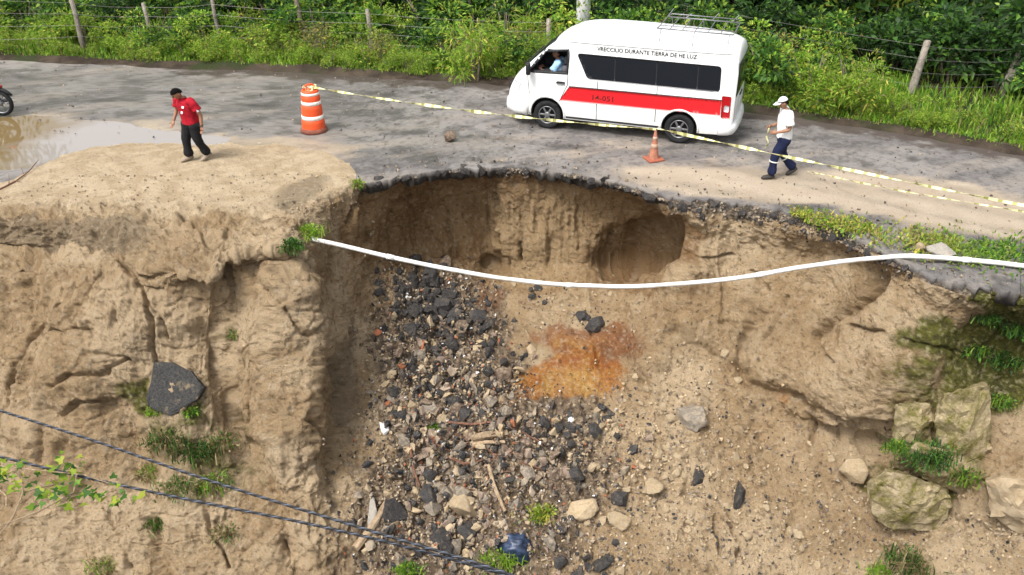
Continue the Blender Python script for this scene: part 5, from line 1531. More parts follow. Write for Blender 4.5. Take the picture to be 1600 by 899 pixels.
# --- thin faded cone
cone = tag(empty("traffic_cone", (cone_p[0], cone_p[1], 0), .35), "faded orange traffic cone holding up the tape beside the van", "traffic cone"); cone.scale = (.85, .85, .92)
CONEO = simple("cone_faded_orange", (.33, .14, .09), .8, .2, .35, 9)
bm = bmesh.new(); box(bm, (0, 0, .025), (.42, .42, .05), None, .015); bm_obj("base", bm, simple("cone_base", (.30, .09, .05), .85), cone, True)
bm = bmesh.new(); lathe(bm, [(.135, .048), (.125, .07), (.03, .70), (.022, .72), (0, .72)], 24); bm_obj("cone_body", bm, CONEO, cone, True)
for z0, z1 in ((.30, .40), (.50, .57)):
    rr_ = lambda z: .125 + (.03 - .125) * (z - .07) / .63
    bm = bmesh.new(); lathe(bm, [(rr_(z0) - .004, z0), (rr_(z0) + .004, z0 + .004), (rr_(z1) + .004, z1 - .004), (rr_(z1) - .004, z1)], 24)
    bm_obj("pale_band", bm, simple("cone_band", (.46, .30, .22), .6), cone, True)

# --- white pipe across the hole
pp = []
for u, v in [(440, 362), (463, 369), (520, 381), (600, 400), (700, 421), (800, 438), (870, 445), (940, 448), (1010, 447), (1100, 440), (1180, 430), (1250, 419), (1330, 408), (1400, 402)]:
    y = np.interp(u, [440, 463, 1400], [15.35, 15.2, 13.62]); pp.append(at_y(u, v, y))
for u, v, z in [(1440, 402, .09), (1480, 404, .08), (1540, 409, .07), (1600, 416, .07), (1720, 432, .06), (1900, 458, .04), (2100, 490, -.06), (2160, 500, -.2)]: pp.append(at_z(u, v, z))
pp = np.array(pp); d = np.concatenate([[0], np.cumsum(np.linalg.norm(np.diff(pp, axis=0), axis=1))])
pp = pchip(d, pp, np.linspace(0, d[-1], 120))
pp[:, 2] += .018 * fbm(np.stack([np.arange(120) * .11, np.zeros(120), np.zeros(120)], -1), 2, 19)
bm = bmesh.new(); tube(bm, pp, .041, 12)
WP = Mat("white_pipe_plastic", .45, .4)
WP.set("Base Color", WP.mix(WP.math('MULTIPLY', WP.ramp(WP.noise(2.5, 7, .7), [(.45, 0.0), (.70, 1.0)]), .8), (.80, .80, .78), (.45, .37, .27)))
WPIPE = WP.m
o = bm_obj("white_pipe", bm, WPIPE, None, True)
tag(o, "long white plastic pipe sagging across the open hole", "pipe")
for k in (14, 36, 58, 80, 102):
    a, b = Vector(pp[k]), Vector(pp[k + 1]); dd = (b - a).normalized()
    bm = bmesh.new(); tube(bm, [a - dd * .07, a + dd * .07], .050, 14); bm_obj("pipe_coupling", bm, WPIPE, o, True)

# --- twisted aerial cables close to the camera
CABK = simple("cable_black", (.012, .012, .014), .45, .4)
CABG = simple("cable_grey_highlight", (.07, .082, .11), .45, .5, .1)  # highlights of the black cable painted as one paler blue-grey strand
def aerial(uv, z0, label, seed):
    P_ = [at_z(u, v, z0 + dz) for u, v, dz in uv]
    P_ = np.array(P_); d = np.concatenate([[0], np.cumsum(np.linalg.norm(np.diff(P_, axis=0), axis=1))])
    n = int(d[-1] / .008); t = np.linspace(0, d[-1], n); C_ = pchip(d, P_, t)
    T_ = np.gradient(C_, axis=0); T_ /= np.linalg.norm(T_, axis=1, keepdims=True)
    S_ = np.cross(T_, [0, 0, 1.0]); S_ /= np.linalg.norm(S_, axis=1, keepdims=True); W_ = np.cross(S_, T_)
    root = tag(empty("aerial_cable", P_[0]), label, "cable")
    for k in range(3):
        a = t * 2 * math.pi / .085 + k * 2.094
        Q = C_ + (S_ * np.cos(a)[:, None] + W_ * np.sin(a)[:, None]) * .0047
        m = 6; ph = np.arange(m) * 2 * math.pi / m
        V_ = Q[:, None] + .0050 * (S_[:, None] * np.cos(ph)[None, :, None] + W_[:, None] * np.sin(ph)[None, :, None])
        ii = np.arange(n * m).reshape(n, m)
        F_ = np.stack([ii[:-1], np.roll(ii, -1, 1)[:-1], np.roll(ii, -1, 1)[1:], ii[1:]], -1).reshape(-1, 4)
        me = np_mesh("strand", V_.reshape(-1, 3) - P_[0], F_, CABG if k == 2 else CABK, True)
        link(bpy.data.objects.new("strand", me), root)
    return C_
aerial([(-700, 440, .1), (-300, 548, .03), (0, 642, 0), (150, 690, -.01), (300, 742, -.02), (450, 790, -.03), (600, 836, -.03), (720, 872, -.02), (800, 899, -.02), (1000, 965, 0), (1300, 1070, .05)], 3.2, "upper twisted black aerial cable crossing the lower left foreground", 1)
C2 = aerial([(-600, 560, .1), (-300, 640, .03), (0, 714, 0), (150, 750, -.01), (300, 782, -.02), (450, 812, -.03), (600, 846, -.03), (740, 884, -.02), (800, 902, -.02), (1000, 972, 0), (1300, 1085, .05)], 3.1, "lower twisted black aerial cable crossing the lower left foreground", 2)

# --- utility pole behind the van
upos = (2.05, 26.4)
pole = tag(empty("utility_pole", (*upos, 0)), "pale grey concrete utility pole rising behind the van", "utility pole")
CONCP = rockmat("pole_concrete", (.36, .36, .37), (.46, .46, .46), .85, 4, .01)
bm = bmesh.new(); lathe(bm, [(0, -.3), (.215, -.3), (.205, 1), (.19, 4), (.16, 9), (0, 9)], 20); bm_obj("shaft", bm, CONCP, pole, True)
bm = bmesh.new(); box(bm, (0, 0, 8.5), (2.0, .1, .1), None, .01); bm_obj("cross_arm", bm, VRIM, pole)
for x in (-.9, -.3, .3, .9):
    bm = bmesh.new(); lathe(bm, [(.03, 8.55), (.05, 8.6), (.03, 8.65), (.05, 8.7), (0, 8.74)], 10, Matrix.Translation((x, 0, 0))); bm_obj("insulator", bm, BROWNST, pole, True)

# --- motorcycle at the left edge: only its rear wheel reaches into the photo
mw = at_z(6, 181, 0)
moto = tag(empty("motorcycle", (mw[0], mw[1], 0), math.pi), "black motorcycle at the left edge showing only its wheel and mudguard", "motorcycle")
def mwheel(x):
    w_ = bpy.data.objects.new("wheel", None); link(w_, moto); w_.location = (x, 0, .31); w_.rotation_euler = (math.pi / 2, 0, 0)
    bm = bmesh.new(); lathe(bm, [(.235, -.05), (.29, -.055), (.31, -.02), (.31, .02), (.29, .055), (.235, .05)], 40); bm_obj("tyre", bm, VTYRE, w_, True)
    bm = bmesh.new(); lathe(bm, [(.24, -.035), (.225, -.035), (.215, 0), (.225, .035), (.24, .035)], 36); bm_obj("rim", bm, VRIM, w_, True)
    bm = bmesh.new(); lathe(bm, [(0, -.06), (.055, -.06), (.06, 0), (.055, .06), (0, .06)], 16); bm_obj("hub", bm, VRIM, w_, True)
    for k in range(6):
        a = k * math.pi / 3; bm = bmesh.new(); tube(bm, [(.04 * math.cos(a), .04 * math.sin(a), 0), (.225 * math.cos(a), .225 * math.sin(a), 0)], [.02, .012], 6); bm_obj("spoke", bm, VRIM, w_, True)
mwheel(0.0); mwheel(1.24)
def mt(name, pts, rad, mat, n=8): bm = bmesh.new(); tube(bm, pts, rad, n); return bm_obj(name, bm, mat, moto, True)
def mb(name, c, s, mat, bev=.03, rot=None): bm = bmesh.new(); box(bm, c, s, rot, bev); return bm_obj(name, bm, mat, moto, True)
REDP = simple("motorcycle_red", (.5, .02, .02), .3, .5)
mt("rear_mudguard", [(.25, 0, .66), (.10, 0, .68), (-.10, 0, .66), (-.24, 0, .58), (-.33, 0, .50)], [.06, .06, .055, .045, .03], VBLACK)
mt("frame_tube", [(0, .08, .31), (.45, .08, .38), (.55, .08, .72), (1.0, 0, .85)], .02, VBLACK); mt("frame_tube", [(0, -.08, .31), (.45, -.08, .38), (.55, -.08, .72), (1.0, 0, .85)], .02, VBLACK)
mt("shock_absorber", [(.02, .11, .33), (.16, .11, .66)], .03, VRIM); mt("shock_absorber", [(.02, -.11, .33), (.16, -.11, .66)], .03, VRIM)
mb("seat", (.30, 0, .78), (.62, .22, .10), VBLACK, .04); mb("tail_piece", (.02, 0, .74), (.22, .16, .08), REDP, .03); mb("tail_light", (-.11, 0, .72), (.05, .12, .06), VLAMP, .015)
mb("fuel_tank", (.78, 0, .86), (.44, .26, .22), REDP, .08); mb("engine", (.60, 0, .42), (.34, .24, .30), VRIM, .05)
mt("exhaust", [(.7, -.14, .35), (.4, -.16, .25), (.0, -.17, .32), (-.15, -.17, .36)], [.02, .025, .05, .045], VCHROME)
mt("fork", [(1.24, .07, .31), (1.02, .07, .98)], .022, VCHROME); mt("fork", [(1.24, -.07, .31), (1.02, -.07, .98)], .022, VCHROME)
mt("front_mudguard", [(1.47, 0, .55), (1.36, 0, .64), (1.22, 0, .66), (1.06, 0, .60)], [.04, .055, .055, .04], REDP)
mt("handlebar", [(.85, .36, 1.06), (.98, .15, 1.03), (1.0, 0, 1.02), (.98, -.15, 1.03), (.85, -.36, 1.06)], .014, VBLACK); mb("headlight", (1.12, 0, .92), (.12, .18, .18), VCLEAR, .05)

# --- plastic bag, wood and sticks in the rubble
bp, bn = ground_at(806, 852)
bm = bmesh.new(); bmesh.ops.create_icosphere(bm, subdivisions=4, radius=1)
co = np.array([v.co[:] for v in bm.verts])
dd = .30 * fbm(co * 1.5, 3, 71, ridged=True) + .24 * fbm(co * 3.6, 4, 72, gain=.6, ridged=True)
for v, q in zip(bm.verts, dd): v.co *= (.8 + float(q)); v.co.z *= .55
BAG = simple("blue_black_plastic", (.02, .034, .07), .42, .5, .6, 3)
o = bm_obj("plastic_bag", bm, BAG, None, True)
o.location = bp + bn * .06; o.scale = (.33, .32, .36); o.rotation_euler = bn.to_track_quat('Z', 'Y').to_euler()
tag(o, "crumpled dark blue plastic bag at the foot of the slide", "plastic bag")
WOOD = rockmat("weathered_wood", (.26, .18, .11), (.42, .32, .21), .9, 14, .02)
DWOOD = rockmat("dark_wood", (.12, .055, .035), (.22, .12, .08), .9, 14, .02)
def stick(name, uvs, r, mat, label, cat="wood", lift=.06):
    P_ = [ground_at(u, v) for u, v in uvs]
    pts = [a + b * lift for a, b in P_]
    bm = bmesh.new(); tube(bm, pts, [r * (1 - .12 * k) for k in range(len(pts))], 7)
    for v in bm.verts: v.co += Vector((random.gauss(0, r * .12), random.gauss(0, r * .12), random.gauss(0, r * .12)))
    return tag(bm_obj(name, bm, mat), label, cat)
stick("broken_branch", [(678, 692), (690, 682), (703, 672)], .055, DWOOD, "short reddish-brown branch lying left of the pale planks")
stick("wood_plank", [(735, 688), (762, 680), (792, 674)], .075, WOOD, "pale splintered plank lying across the middle rubble")
stick("wood_plank", [(738, 694), (765, 689), (788, 688)], .055, WOOD, "thin pale splinter just below the larger plank")
stick("dry_stick", [(765, 728), (773, 758), (787, 796)], .045, WOOD, "long pale stick pointing down below the planks")
stick("broken_branch", [(700, 655), (740, 662), (790, 655)], .03, DWOOD, "dark crooked branch above the pale planks")
stick("dry_stick", [(640, 700), (650, 735), (655, 760)], .03, DWOOD, "brown stick on the left side of the rubble")
stick("broken_branch", [(700, 708), (725, 720), (752, 716)], .03, DWOOD, "dark broken branch right below the reddish branch")
stick("wood_log", [(556, 858), (578, 826), (600, 782)], .075, WOOD, "pale grey log leaning on the bank behind the aerial cables", "log")
for k in range(26):
    u, v = 735 + random.gauss(0, 42), 690 + random.gauss(0, 22); a = random.uniform(-.6, .9); L = random.uniform(18, 40)
    o = stick("twig", [(u, v), (u + L * math.cos(a) / 2, v + L * math.sin(a) / 2), (u + L * math.cos(a), v + L * math.sin(a))], random.uniform(.008, .018), DWOOD, "thin brown twig in the tangle around the pale planks", "twig", .05)
    o["group"] = "twigs in the rubble"
# modelled branch standing in for a tree's reflection in the puddle
bm = bmesh.new()
tube(bm, [at_z(u, v, .05) for u, v in [(-40, 305), (0, 296), (25, 283), (45, 268), (60, 250)]], [.022, .02, .016, .012, .006], 6)
for a, b in (((38, 275), (33, 262)), ((14, 289), (14, 272)), ((25, 283), (34, 285))):
    tube(bm, [at_z(*a, .05), at_z(*b, .12)], [.010, .004], 5)
tag(bm_obj("reflected_branch", bm, DWOOD), "thin bare branch added as a tree reflection in the far left puddle", "branch")

# ================================================================== VEGETATION
def leafmat(name, sat=1.0):
    M = Mat(name, .55, .3)
    a = M.attr("leafcol")
    M.set("Base Color", a)
    tr = M.N.new("ShaderNodeBsdfTranslucent"); M.L.new(a, tr.inputs["Color"])
    mx = M.N.new("ShaderNodeMixShader"); mx.inputs[0].default_value = .45
    out = [n for n in M.N if n.type == 'OUTPUT_MATERIAL'][0]
    M.L.new(M.b.outputs[0], mx.inputs[1]); M.L.new(tr.outputs[0], mx.inputs[2]); M.L.new(mx.outputs[0], out.inputs["Surface"])
    return M.m
LEAF = leafmat("leaf")
BARK = rockmat("bark", (.16, .125, .09), (.30, .25, .20), .95, 12, .03)
POSTW = rockmat("post_wood", (.20, .17, .14), (.36, .32, .27), .95, 14, .03)

def unit(v): return v / (np.linalg.norm(v, axis=-1, keepdims=True) + 1e-9)
def leaves_mesh(name, pos, dirn, L, W, col, g, droop=.25, mat=LEAF):
    """diamond leaves: pos (n,3), dirn (n,3), size arrays, linear colours (n,3)"""
    n = len(pos)
    dirn = unit(dirn)
    side = unit(np.cross(dirn, g.normal(size=(n, 3)))); nr = np.cross(side, dirn)
    tip = pos + dirn * L[:, None] - np.array([0, 0, 1.0]) * (L * droop)[:, None]
    mid = pos + dirn * (L * .45)[:, None]
    V_ = np.stack([pos, mid + side * (W / 2)[:, None] + nr * (W * .15)[:, None], tip, mid - side * (W / 2)[:, None] + nr * (W * .15)[:, None]], 1).reshape(-1, 3)
    F_ = (np.arange(n) * 4)[:, None] + np.array([0, 1, 2, 3])
    me = np_mesh(name, V_, F_, mat, False)
    set_color_attr(me, "leafcol", np.repeat(np.concatenate([np.clip(col, 0, 1), np.ones((n, 1))], 1), 4, 0))
    return me
PAL = {"dark": [(.020, .050, .013), (.035, .075, .018), (.028, .060, .020)], "mid": [(.06, .145, .022), (.09, .18, .028), (.065, .15, .03)],
       "lime": [(.20, .32, .030), (.26, .36, .05), (.17, .30, .025)], "grass": [(.15, .29, .022), (.20, .32, .035), (.12, .25, .02), (.26, .32, .07)], "yellow": [(.36, .36, .05), (.45, .40, .08), (.26, .31, .05)], "dry": [(.24, .19, .09), (.30, .25, .13), (.18, .13, .06)]}
def pal_cols(g, n, mix):
    keys = list(mix); pr = np.array([mix[k] for k in keys], float); pr /= pr.sum()
    ch = g.choice(len(keys), n, p=pr); out = np.zeros((n, 3))
    for i, k in enumerate(keys):
        s = np.where(ch == i)[0]; P_ = np.array(PAL[k]); out[s] = P_[g.integers(0, len(P_), len(s))]
    return out * g.uniform(.85, 1.5, (n, 1))

def shrub_mesh(seed, n, mix, leaf=(.07, .14), aspect=.45, clumps=9, shape=(1, 1, 1)):
    """unit shrub about 1 m tall: leaf clumps spread through an uneven crown with gaps"""
    g = np.random.default_rng(seed)
    cc = np.stack([g.normal(0, .30, clumps) * shape[0], g.normal(0, .30, clumps) * shape[1], g.uniform(.18, .92, clumps) * shape[2]], 1)
    cr = g.uniform(.12, .30, clumps)
    which = g.integers(0, clumps, n)
    d = unit(g.normal(size=(n, 3))); rad = cr[which] * g.uniform(.35, 1.08, n) ** .6
    pos = cc[which] + d * rad[:, None] * np.array([1, 1, .85])
    pos[:, 2] = np.maximum(pos[:, 2], .02 + g.uniform(0, .06, n))
    tone = g.uniform(.75, 1.3, clumps)[which]
    L = g.uniform(*leaf, n)
    col = pal_cols(g, n, mix) * tone[:, None]
    return leaves_mesh("foliage", pos, d + np.array([0, 0, .35]) + g.normal(0, .4, (n, 3)), L, L * aspect, col, g)
def stem_mesh(seed, k=6, h=.75):
    g = random.Random(seed); bm = bmesh.new()
    for i in range(k):
        a = g.uniform(0, 6.28); r = g.uniform(.1, .35)
        tube(bm, [(0.03 * math.cos(a), .03 * math.sin(a), -.05), (r * .5 * math.cos(a), r * .5 * math.sin(a), h * .5), (r * math.cos(a), r * math.sin(a), h * g.uniform(.8, 1.1))], [.018, .012, .005], 5)
    me = bpy.data.meshes.new("stem"); bm.to_mesh(me); bm.free(); me.materials.append(BARK)
    return me
stems = [stem_mesh(k) for k in range(4)]
SH = {"dark": [shrub_mesh(10 + k, 1500, {"dark": 6, "mid": 3}, (.07, .15), .45, 11) for k in range(3)],
      "mid": [shrub_mesh(20 + k, 1500, {"mid": 6, "lime": 2, "dark": 2}, (.06, .13), .45, 11) for k in range(3)],
      "lime": [shrub_mesh(30 + k, 1700, {"lime": 6, "grass": 4, "mid": 1.5, "yellow": 2}, (.05, .10), .4, 13) for k in range(3)],
      "weed": [shrub_mesh(40 + k, 1500, {"grass": 5, "lime": 5, "yellow": 2, "dry": .6}, (.06, .13), .22, 13) for k in range(3)],
      "big": [shrub_mesh(50 + k, 420, {"mid": 4, "lime": 4}, (.18, .34), .5, 9) for k in range(2)],
      "dry": [shrub_mesh(70 + k, 1100, {"dry": 4, "mid": 3, "yellow": 2}, (.05, .11), .25, 11) for k in range(2)],
      "yellow": [shrub_mesh(60, 700, {"yellow": 5, "lime": 3}, (.09, .18), .4, 8)]}
def shrub(name, kind, loc, size, label, group, r_, stretch=(1, 1, 1), cat="shrub"):
    o = empty(name, loc, r_.uniform(0, 6.28)); o.scale = (size * stretch[0], size * stretch[1], size * stretch[2])
    tag(o, label, cat, group)
    link(bpy.data.objects.new("foliage", r_.choice(SH[kind])), o); link(bpy.data.objects.new("stem", r_.choice(stems)), o)
    return o
fu = [f[0] for f in FAR]; fvv = [f[1] for f in FAR]
def edge_xy(u): p = at_z(u, np.interp(u, fu, fvv)); return p[0], p[1]
r_ = random.Random(77)
# row 1: low weeds right at the road edge
def by(u):
    for lim, t in ((60, "at the far left edge"), (230, "left of the person in red"), (400, "beyond the person in red"), (560, "beyond the orange drum"), (690, "between the drum and the van"), (800, "just left of the van"), (1170, "hidden behind the van"), (1300, "beyond the person in white"), (1430, "left of the leaning fence post"), (1570, "around the two leaning posts")):
        if u < lim: return t
    return "at the far right edge"
def row(n, u0, u1, d0, d1, kinds, s0, s1, name, label, group, zoff=.05, jit=1.0):
    for k in range(n):
        u = u0 + (u1 - u0) * (k + r_.uniform(0, jit)) / n
        x, y = edge_xy(u); dist = r_.uniform(d0, d1)
        kd = r_.choice(kinds); s = r_.uniform(s0, s1)
        tone = {"weed": "feathery", "lime": "yellow-green", "mid": "mid-green", "dark": "dark", "dry": "half-dry"}[kd]
        shrub(name, kd, (x + dist * .15, y + dist, zoff), s, f"{tone} {label}, {by(u)}", f"{tone} {group} {by(u)}", r_, (1.25, 1.1, 1))
row(64, -260, 1500, .35, 1.1, ["weed", "weed", "lime"], .45, .75, "roadside_weed", "low weed clump on the far road edge", "weeds along the far road edge", 0.0)
row(49, -300, 1370, .9, 1.7, ["lime", "weed", "weed", "mid", "dry"], .5, 1.15, "leafy_weed", "leafy weed before the fence posts", "leafy weeds before the posts", .03)
row(40, -300, 1370, 1.8, 3.2, ["lime", "weed", "mid", "dry", "dark"], .8, 1.7, "roadside_bush", "bushy plant in front of the fence", "bushes in front of the fence", .05)
row(20, 1180, 2000, 1.0, 2.4, ["weed", "weed", "lime"], .4, .6, "verge_grass_clump", "short grass clump on the right verge", "grass clumps on the right verge", 0.0)
row(40, -420, 2000, 4.2, 6.0, ["mid", "dark", "dark"], 1.3, 2.0, "hedge_shrub", "shrub just behind the fence", "shrubs behind the fence", .1)
row(44, -500, 2100, 7.0, 10.5, ["dark", "dark", "mid"], 2.2, 3.4, "thicket_shrub", "tall shrub deep in the thicket", "shrubs deep in the thicket", .1)
# single plants that stand out
def one(name, kind, u, v, size, label, st=(1, 1, 1), cat="shrub", zoff=0.05):
    p = at_z(u, v, .1); shrub(name, kind, (p[0], p[1], zoff), size, label, None, r_, st, cat)
one("tall_grass_bush", "weed", 745, 122, 2.0, "tall fine-leaved green bush standing left of the van's front", (.85, .8, 1))
one("leafy_bush", "mid", 1195, 150, 1.9, "full bright green bush just behind the van's rear", (.9, .8, .95))
one("leafy_bush", "lime", 1160, 140, 1.6, "dense light green bush hidden partly behind the van's rear corner")
one("leafy_bush", "weed", 1330, 172, 1.7, "rounded bright green bush left of the leaning fence post", (1, .9, 1))
one("leafy_bush", "lime", 1262, 160, 1.6, "bright green bush between the van and the rounded bush", (1, .9, 1))
one("leafy_bush", "big", 600, 72, 1.4, "large-leaved green plant behind the pale fence post left of the van", (.8, .8, 1))
one("leafy_bush", "yellow", 1352, 88, 2.1, "bush with pale yellow leaves above the leaning fence post", (1, .8, 1.1))
one("leafy_bush", "yellow", 1300, 100, 1.6, "yellow-green leafy bush left of the pale yellow bush", (1, .8, 1))
one("leafy_bush", "dark", 1500, 95, 2.6, "big dark green bush behind the two right fence posts", (1.2, .9, 1))
one("leafy_bush", "dark", 1580, 110, 2.6, "dark green bush at the upper right corner of the photo", (1.2, .9, 1))
one("leafy_bush", "mid", 950, 100, 1.8, "green bush behind the van roof beside the concrete pole", (1.1, .9, 1))
one("leafy_bush", "mid", 1085, 110, 2.0, "green bush behind the roof rack of the van", (1.1, .9, 1))

# trees behind (tall ones at the far left are mirrored in the puddle)
def tree(name, x, y, h, crown_r, mix, label, seed, nleaf=2600):
    g = np.random.default_rng(seed); rr2 = random.Random(seed)
    root = tag(empty(name, (x, y, 0)), label, "tree", "trees beyond the fence")
    bm = bmesh.new()
    top = Vector((rr2.uniform(-.4, .4), rr2.uniform(-.4, .4), h * .62))
    tube(bm, [(0, 0, -.2), top * .35 + Vector((.1, 0, 0)), top * .7, top], [.2, .16, .12, .08], 9)
    cl = []
    for k in range(8):
        a = k * .8 + rr2.uniform(-.3, .3); q = Vector((math.cos(a) * crown_r * rr2.uniform(.45, .95), math.sin(a) * crown_r * rr2.uniform(.45, .95), h * rr2.uniform(.55, .98)))
        tube(bm, [top * rr2.uniform(.55, .95), (top + q) / 2 + Vector((0, 0, .2)), q], [.07, .045, .015], 6); cl.append(q)
    cl += [Vector((rr2.gauss(0, crown_r * .4), rr2.gauss(0, crown_r * .4), h * rr2.uniform(.6, 1))) for _ in range(8)]
    bm_obj("trunk", bm, BARK, root, True)
    cc = np.array(cl); wh = g.integers(0, len(cl), nleaf); d = unit(g.normal(size=(nleaf, 3)))
    pos = cc[wh] + d * (crown_r * .38 * g.uniform(.3, 1.05, nleaf) ** .6)[:, None]
    L = g.uniform(.16, .32, nleaf)
    link(bpy.data.objects.new("crown", leaves_mesh("crown", pos, d + np.array([0, 0, -.1]), L, L * .45, pal_cols(g, nleaf, mix) * g.uniform(.7, 1.3, len(cl))[wh][:, None], g)), root)
for k, (x, y, h, cr_) in enumerate([(-25, 33, 8.5, 2.6), (-20.5, 33.5, 9, 2.6), (-29, 36, 9, 3), (-16.8, 38, 4.2, 1.6), (15, 34, 6, 2.2), (19, 30, 7, 2.4), (9, 37, 5.5, 2.2), (-9, 40, 5, 2), (1, 41, 5, 2)]):
    tree("broadleaf_tree", x, y, h, cr_, {"dark": 4, "mid": 4, "lime": 1}, "leafy tree standing in the thicket beyond the fence", 500 + k)

# grass verge: countless blades
def blades(name, base, H, W, lean, col, g):
    n = len(base)
    a = g.uniform(0, 2 * np.pi, n); sd = np.stack([np.cos(a), np.sin(a), a * 0], 1)
    ln = np.stack([np.cos(a + 1.57 + g.normal(0, .8, n)), np.sin(a + 1.57), a * 0], 1) * (lean * H)[:, None]
    mid = base + np.array([0, 0, 1.0]) * (H * .6)[:, None] + ln * .35
    tip = base + np.array([0, 0, 1.0]) * (H * (1 - .35 * np.abs(lean)))[:, None] + ln
    V_ = np.stack([base - sd * (W / 2)[:, None], base + sd * (W / 2)[:, None], mid + sd * (W * .4)[:, None], tip, mid - sd * (W * .4)[:, None]], 1).reshape(-1, 3)
    k = np.arange(n)[:, None] * 5
    F_ = np.concatenate([k + np.array([0, 1, 2]), k + np.array([0, 2, 4]), k + np.array([4, 2, 3])])
    me = np_mesh(name, V_, F_, LEAF, False)
    set_color_attr(me, "leafcol", np.repeat(np.concatenate([np.clip(col, 0, 1), np.ones((n, 1))], 1), 5, 0))
    return link(bpy.data.objects.new(name, me))
g = np.random.default_rng(5)
n = 46000
uu = g.uniform(-350, 1950, n); ex = np.array([edge_xy(u) for u in np.linspace(-350, 1950, 400)])
bx = np.interp(uu, np.linspace(-350, 1950, 400), ex[:, 0]); by = np.interp(uu, np.linspace(-350, 1950, 400), ex[:, 1])
off = .18 + g.gamma(1.7, .9, n); bz = .02 + .22 * sstep(1, 4, off)
base = np.stack([bx + g.normal(0, .1, n), by + off, bz], 1)
cl = .5 + .5 * fbm(base * np.array([1.1, 1.1, 0]), 3, 61)
Hh = (.10 + .5 * cl * (.25 + .75 * sstep(.3, 1.2, off))) * g.uniform(.5, 1.3, n)
keep = (cl + g.uniform(-.3, .3, n)) > .33
col = pal_cols(g, n, {"grass": 6, "lime": 3, "mid": 2, "dry": .8}) * (.65 + .7 * cl)[:, None]
o = blades("verge_grass", base[keep], Hh[keep], g.uniform(.02, .05, keep.sum()), g.normal(0, .45, keep.sum()), col[keep], g)
tag(o, "rough bright green grass along the far road verge", "grass", kind="stuff")
# weeds along the near right rim
n = 5200
pu = g.uniform(1235, 1640, n); c0 = np.interp(pu, [1235, 1300, 1400, 1500, 1640], [330, 350, 368, 388, 408]); hwid = np.interp(pu, [1235, 1300, 1450, 1640], [7, 16, 24, 32])
pv_ = c0 + g.normal(0, .5, n) * hwid
base = np.array([at_z(u, v, 0) for u, v in zip(pu, pv_)])
cl = .5 + .5 * fbm(base * 1.6, 3, 66); keep = cl + g.uniform(-.25, .25, n) > np.interp(pu, [1235, 1450, 1600], [.55, .50, .36])
base = base[keep]; m = len(base); pu = pu[keep]
mixf = sstep(1430, 1560, pu)
col = pal_cols(g, m, {"yellow": 3, "grass": 3, "dry": 2}) * (1 - mixf[:, None]) + pal_cols(g, m, {"grass": 4, "mid": 3}) * mixf[:, None]
o = blades("rim_weeds", base, g.uniform(.03, .11, m), g.uniform(.02, .045, m), g.normal(0, 1.0, m), col, g)
tag(o, "patchy yellow-green weeds along the right rim of the hole", "weeds", kind="stuff")

# tufts growing on the bank
def tuft(name, u, v, size, kind, label, n=260, mix=None, p=None):
    gg = np.random.default_rng(int(u * 7 + v))
    if p is None: p, nr = ground_at(u, v)
    root = tag(empty(name, p), label, "plant")
    nl = int(n * 1.1); n = int(n * .6)
    b = np.stack([gg.normal(0, .5 * size, n), gg.normal(0, .35 * size, n), np.full(n, -.05)], 1)
    mix = mix or {"grass": 5, "mid": 3, "lime": 2}
    o = blades("blades", b, gg.uniform(.2, .85, n) * size, gg.uniform(.012, .028, n), gg.normal(0, .6, n), pal_cols(gg, n, mix), gg); o.parent = root; o["kind"] = "stuff"
    d = unit(gg.normal(size=(nl, 3)) + np.array([0, 0, .6])); pos = d * (size * gg.uniform(.2, .75, nl))[:, None] * np.array([1.2, .9, .6]); L = gg.uniform(.04, .09, nl)
    l = link(bpy.data.objects.new("leaves", leaves_mesh("leaves", pos, d, L, L * .5, pal_cols(gg, nl, mix), gg)), root); l["kind"] = "stuff"
    return root
tuft("grass_tuft", 482, 362, .34, 0, "bright green tuft at the tip of the sand ledge above the pipe end", 300, {"lime": 5, "grass": 4})
tuft("grass_tuft", 455, 385, .26, 0, "dark green tuft beside the left end of the white pipe", 220, {"mid": 5, "dark": 3})
tuft("grass_tuft", 558, 286, .2, 0, "small pale tuft at the corner where sand meets broken road", 120, {"grass": 4, "dry": 2})
tuft("grass_tuft", 842, 800, .30, 0, "yellow-green mossy tuft left of the flat tan boulder", 320, {"yellow": 4, "grass": 4})
tuft("grass_tuft", 782, 872, .42, 0, "tall thin grass left of the blue plastic bag", 340, {"grass": 5, "lime": 3})
tuft("weed_clump", 640, 890, .28, 0, "bright leafy weed at the bottom edge below the cables", 220, {"mid": 4, "lime": 4})
tuft("weed_clump", 680, 668, .18, 0, "small green weed among the rubble left of the branches", 120, {"mid": 4, "grass": 4})
tuft("weed_clump", 305, 705, .42, 0, "dark green leafy weed on the left slope above the cables", 320, {"mid": 3, "dark": 4, "dry": 2})
tuft("weed_clump", 255, 690, .40, 0, "dry green grass left of the leafy weed on the left slope", 320, {"mid": 3, "dry": 5, "dark": 2})
tuft("weed_clump", 330, 755, .42, 0, "sparse grass right under the upper cable on the left slope", 300, {"dry": 3, "grass": 3, "mid": 2})
tuft("weed_clump", 245, 815, .36, 0, "green grass under the lower cable on the left slope", 260, {"mid": 4, "dry": 2})
tuft("weed_clump", 345, 690, .38, 0, "thin brownish grass right of the leafy weed on the left slope", 200, {"dry": 4, "mid": 3})
tuft("weed_clump", 275, 760, .40, 0, "thin olive grass between the two cables on the left slope", 220, {"dry": 4, "mid": 4})
tuft("weed_clump", 235, 735, .34, 0, "dry grass just above the lower cable on the left slope", 180, {"dry": 4, "grass": 2})
tuft("weed_clump", 350, 830, .34, 0, "sparse dry grass below the lower cable", 160, {"dry": 4, "mid": 2})
tuft("weed_clump", 165, 885, .34, 0, "olive grass at the bottom edge far left", 220, {"dry": 3, "grass": 3})
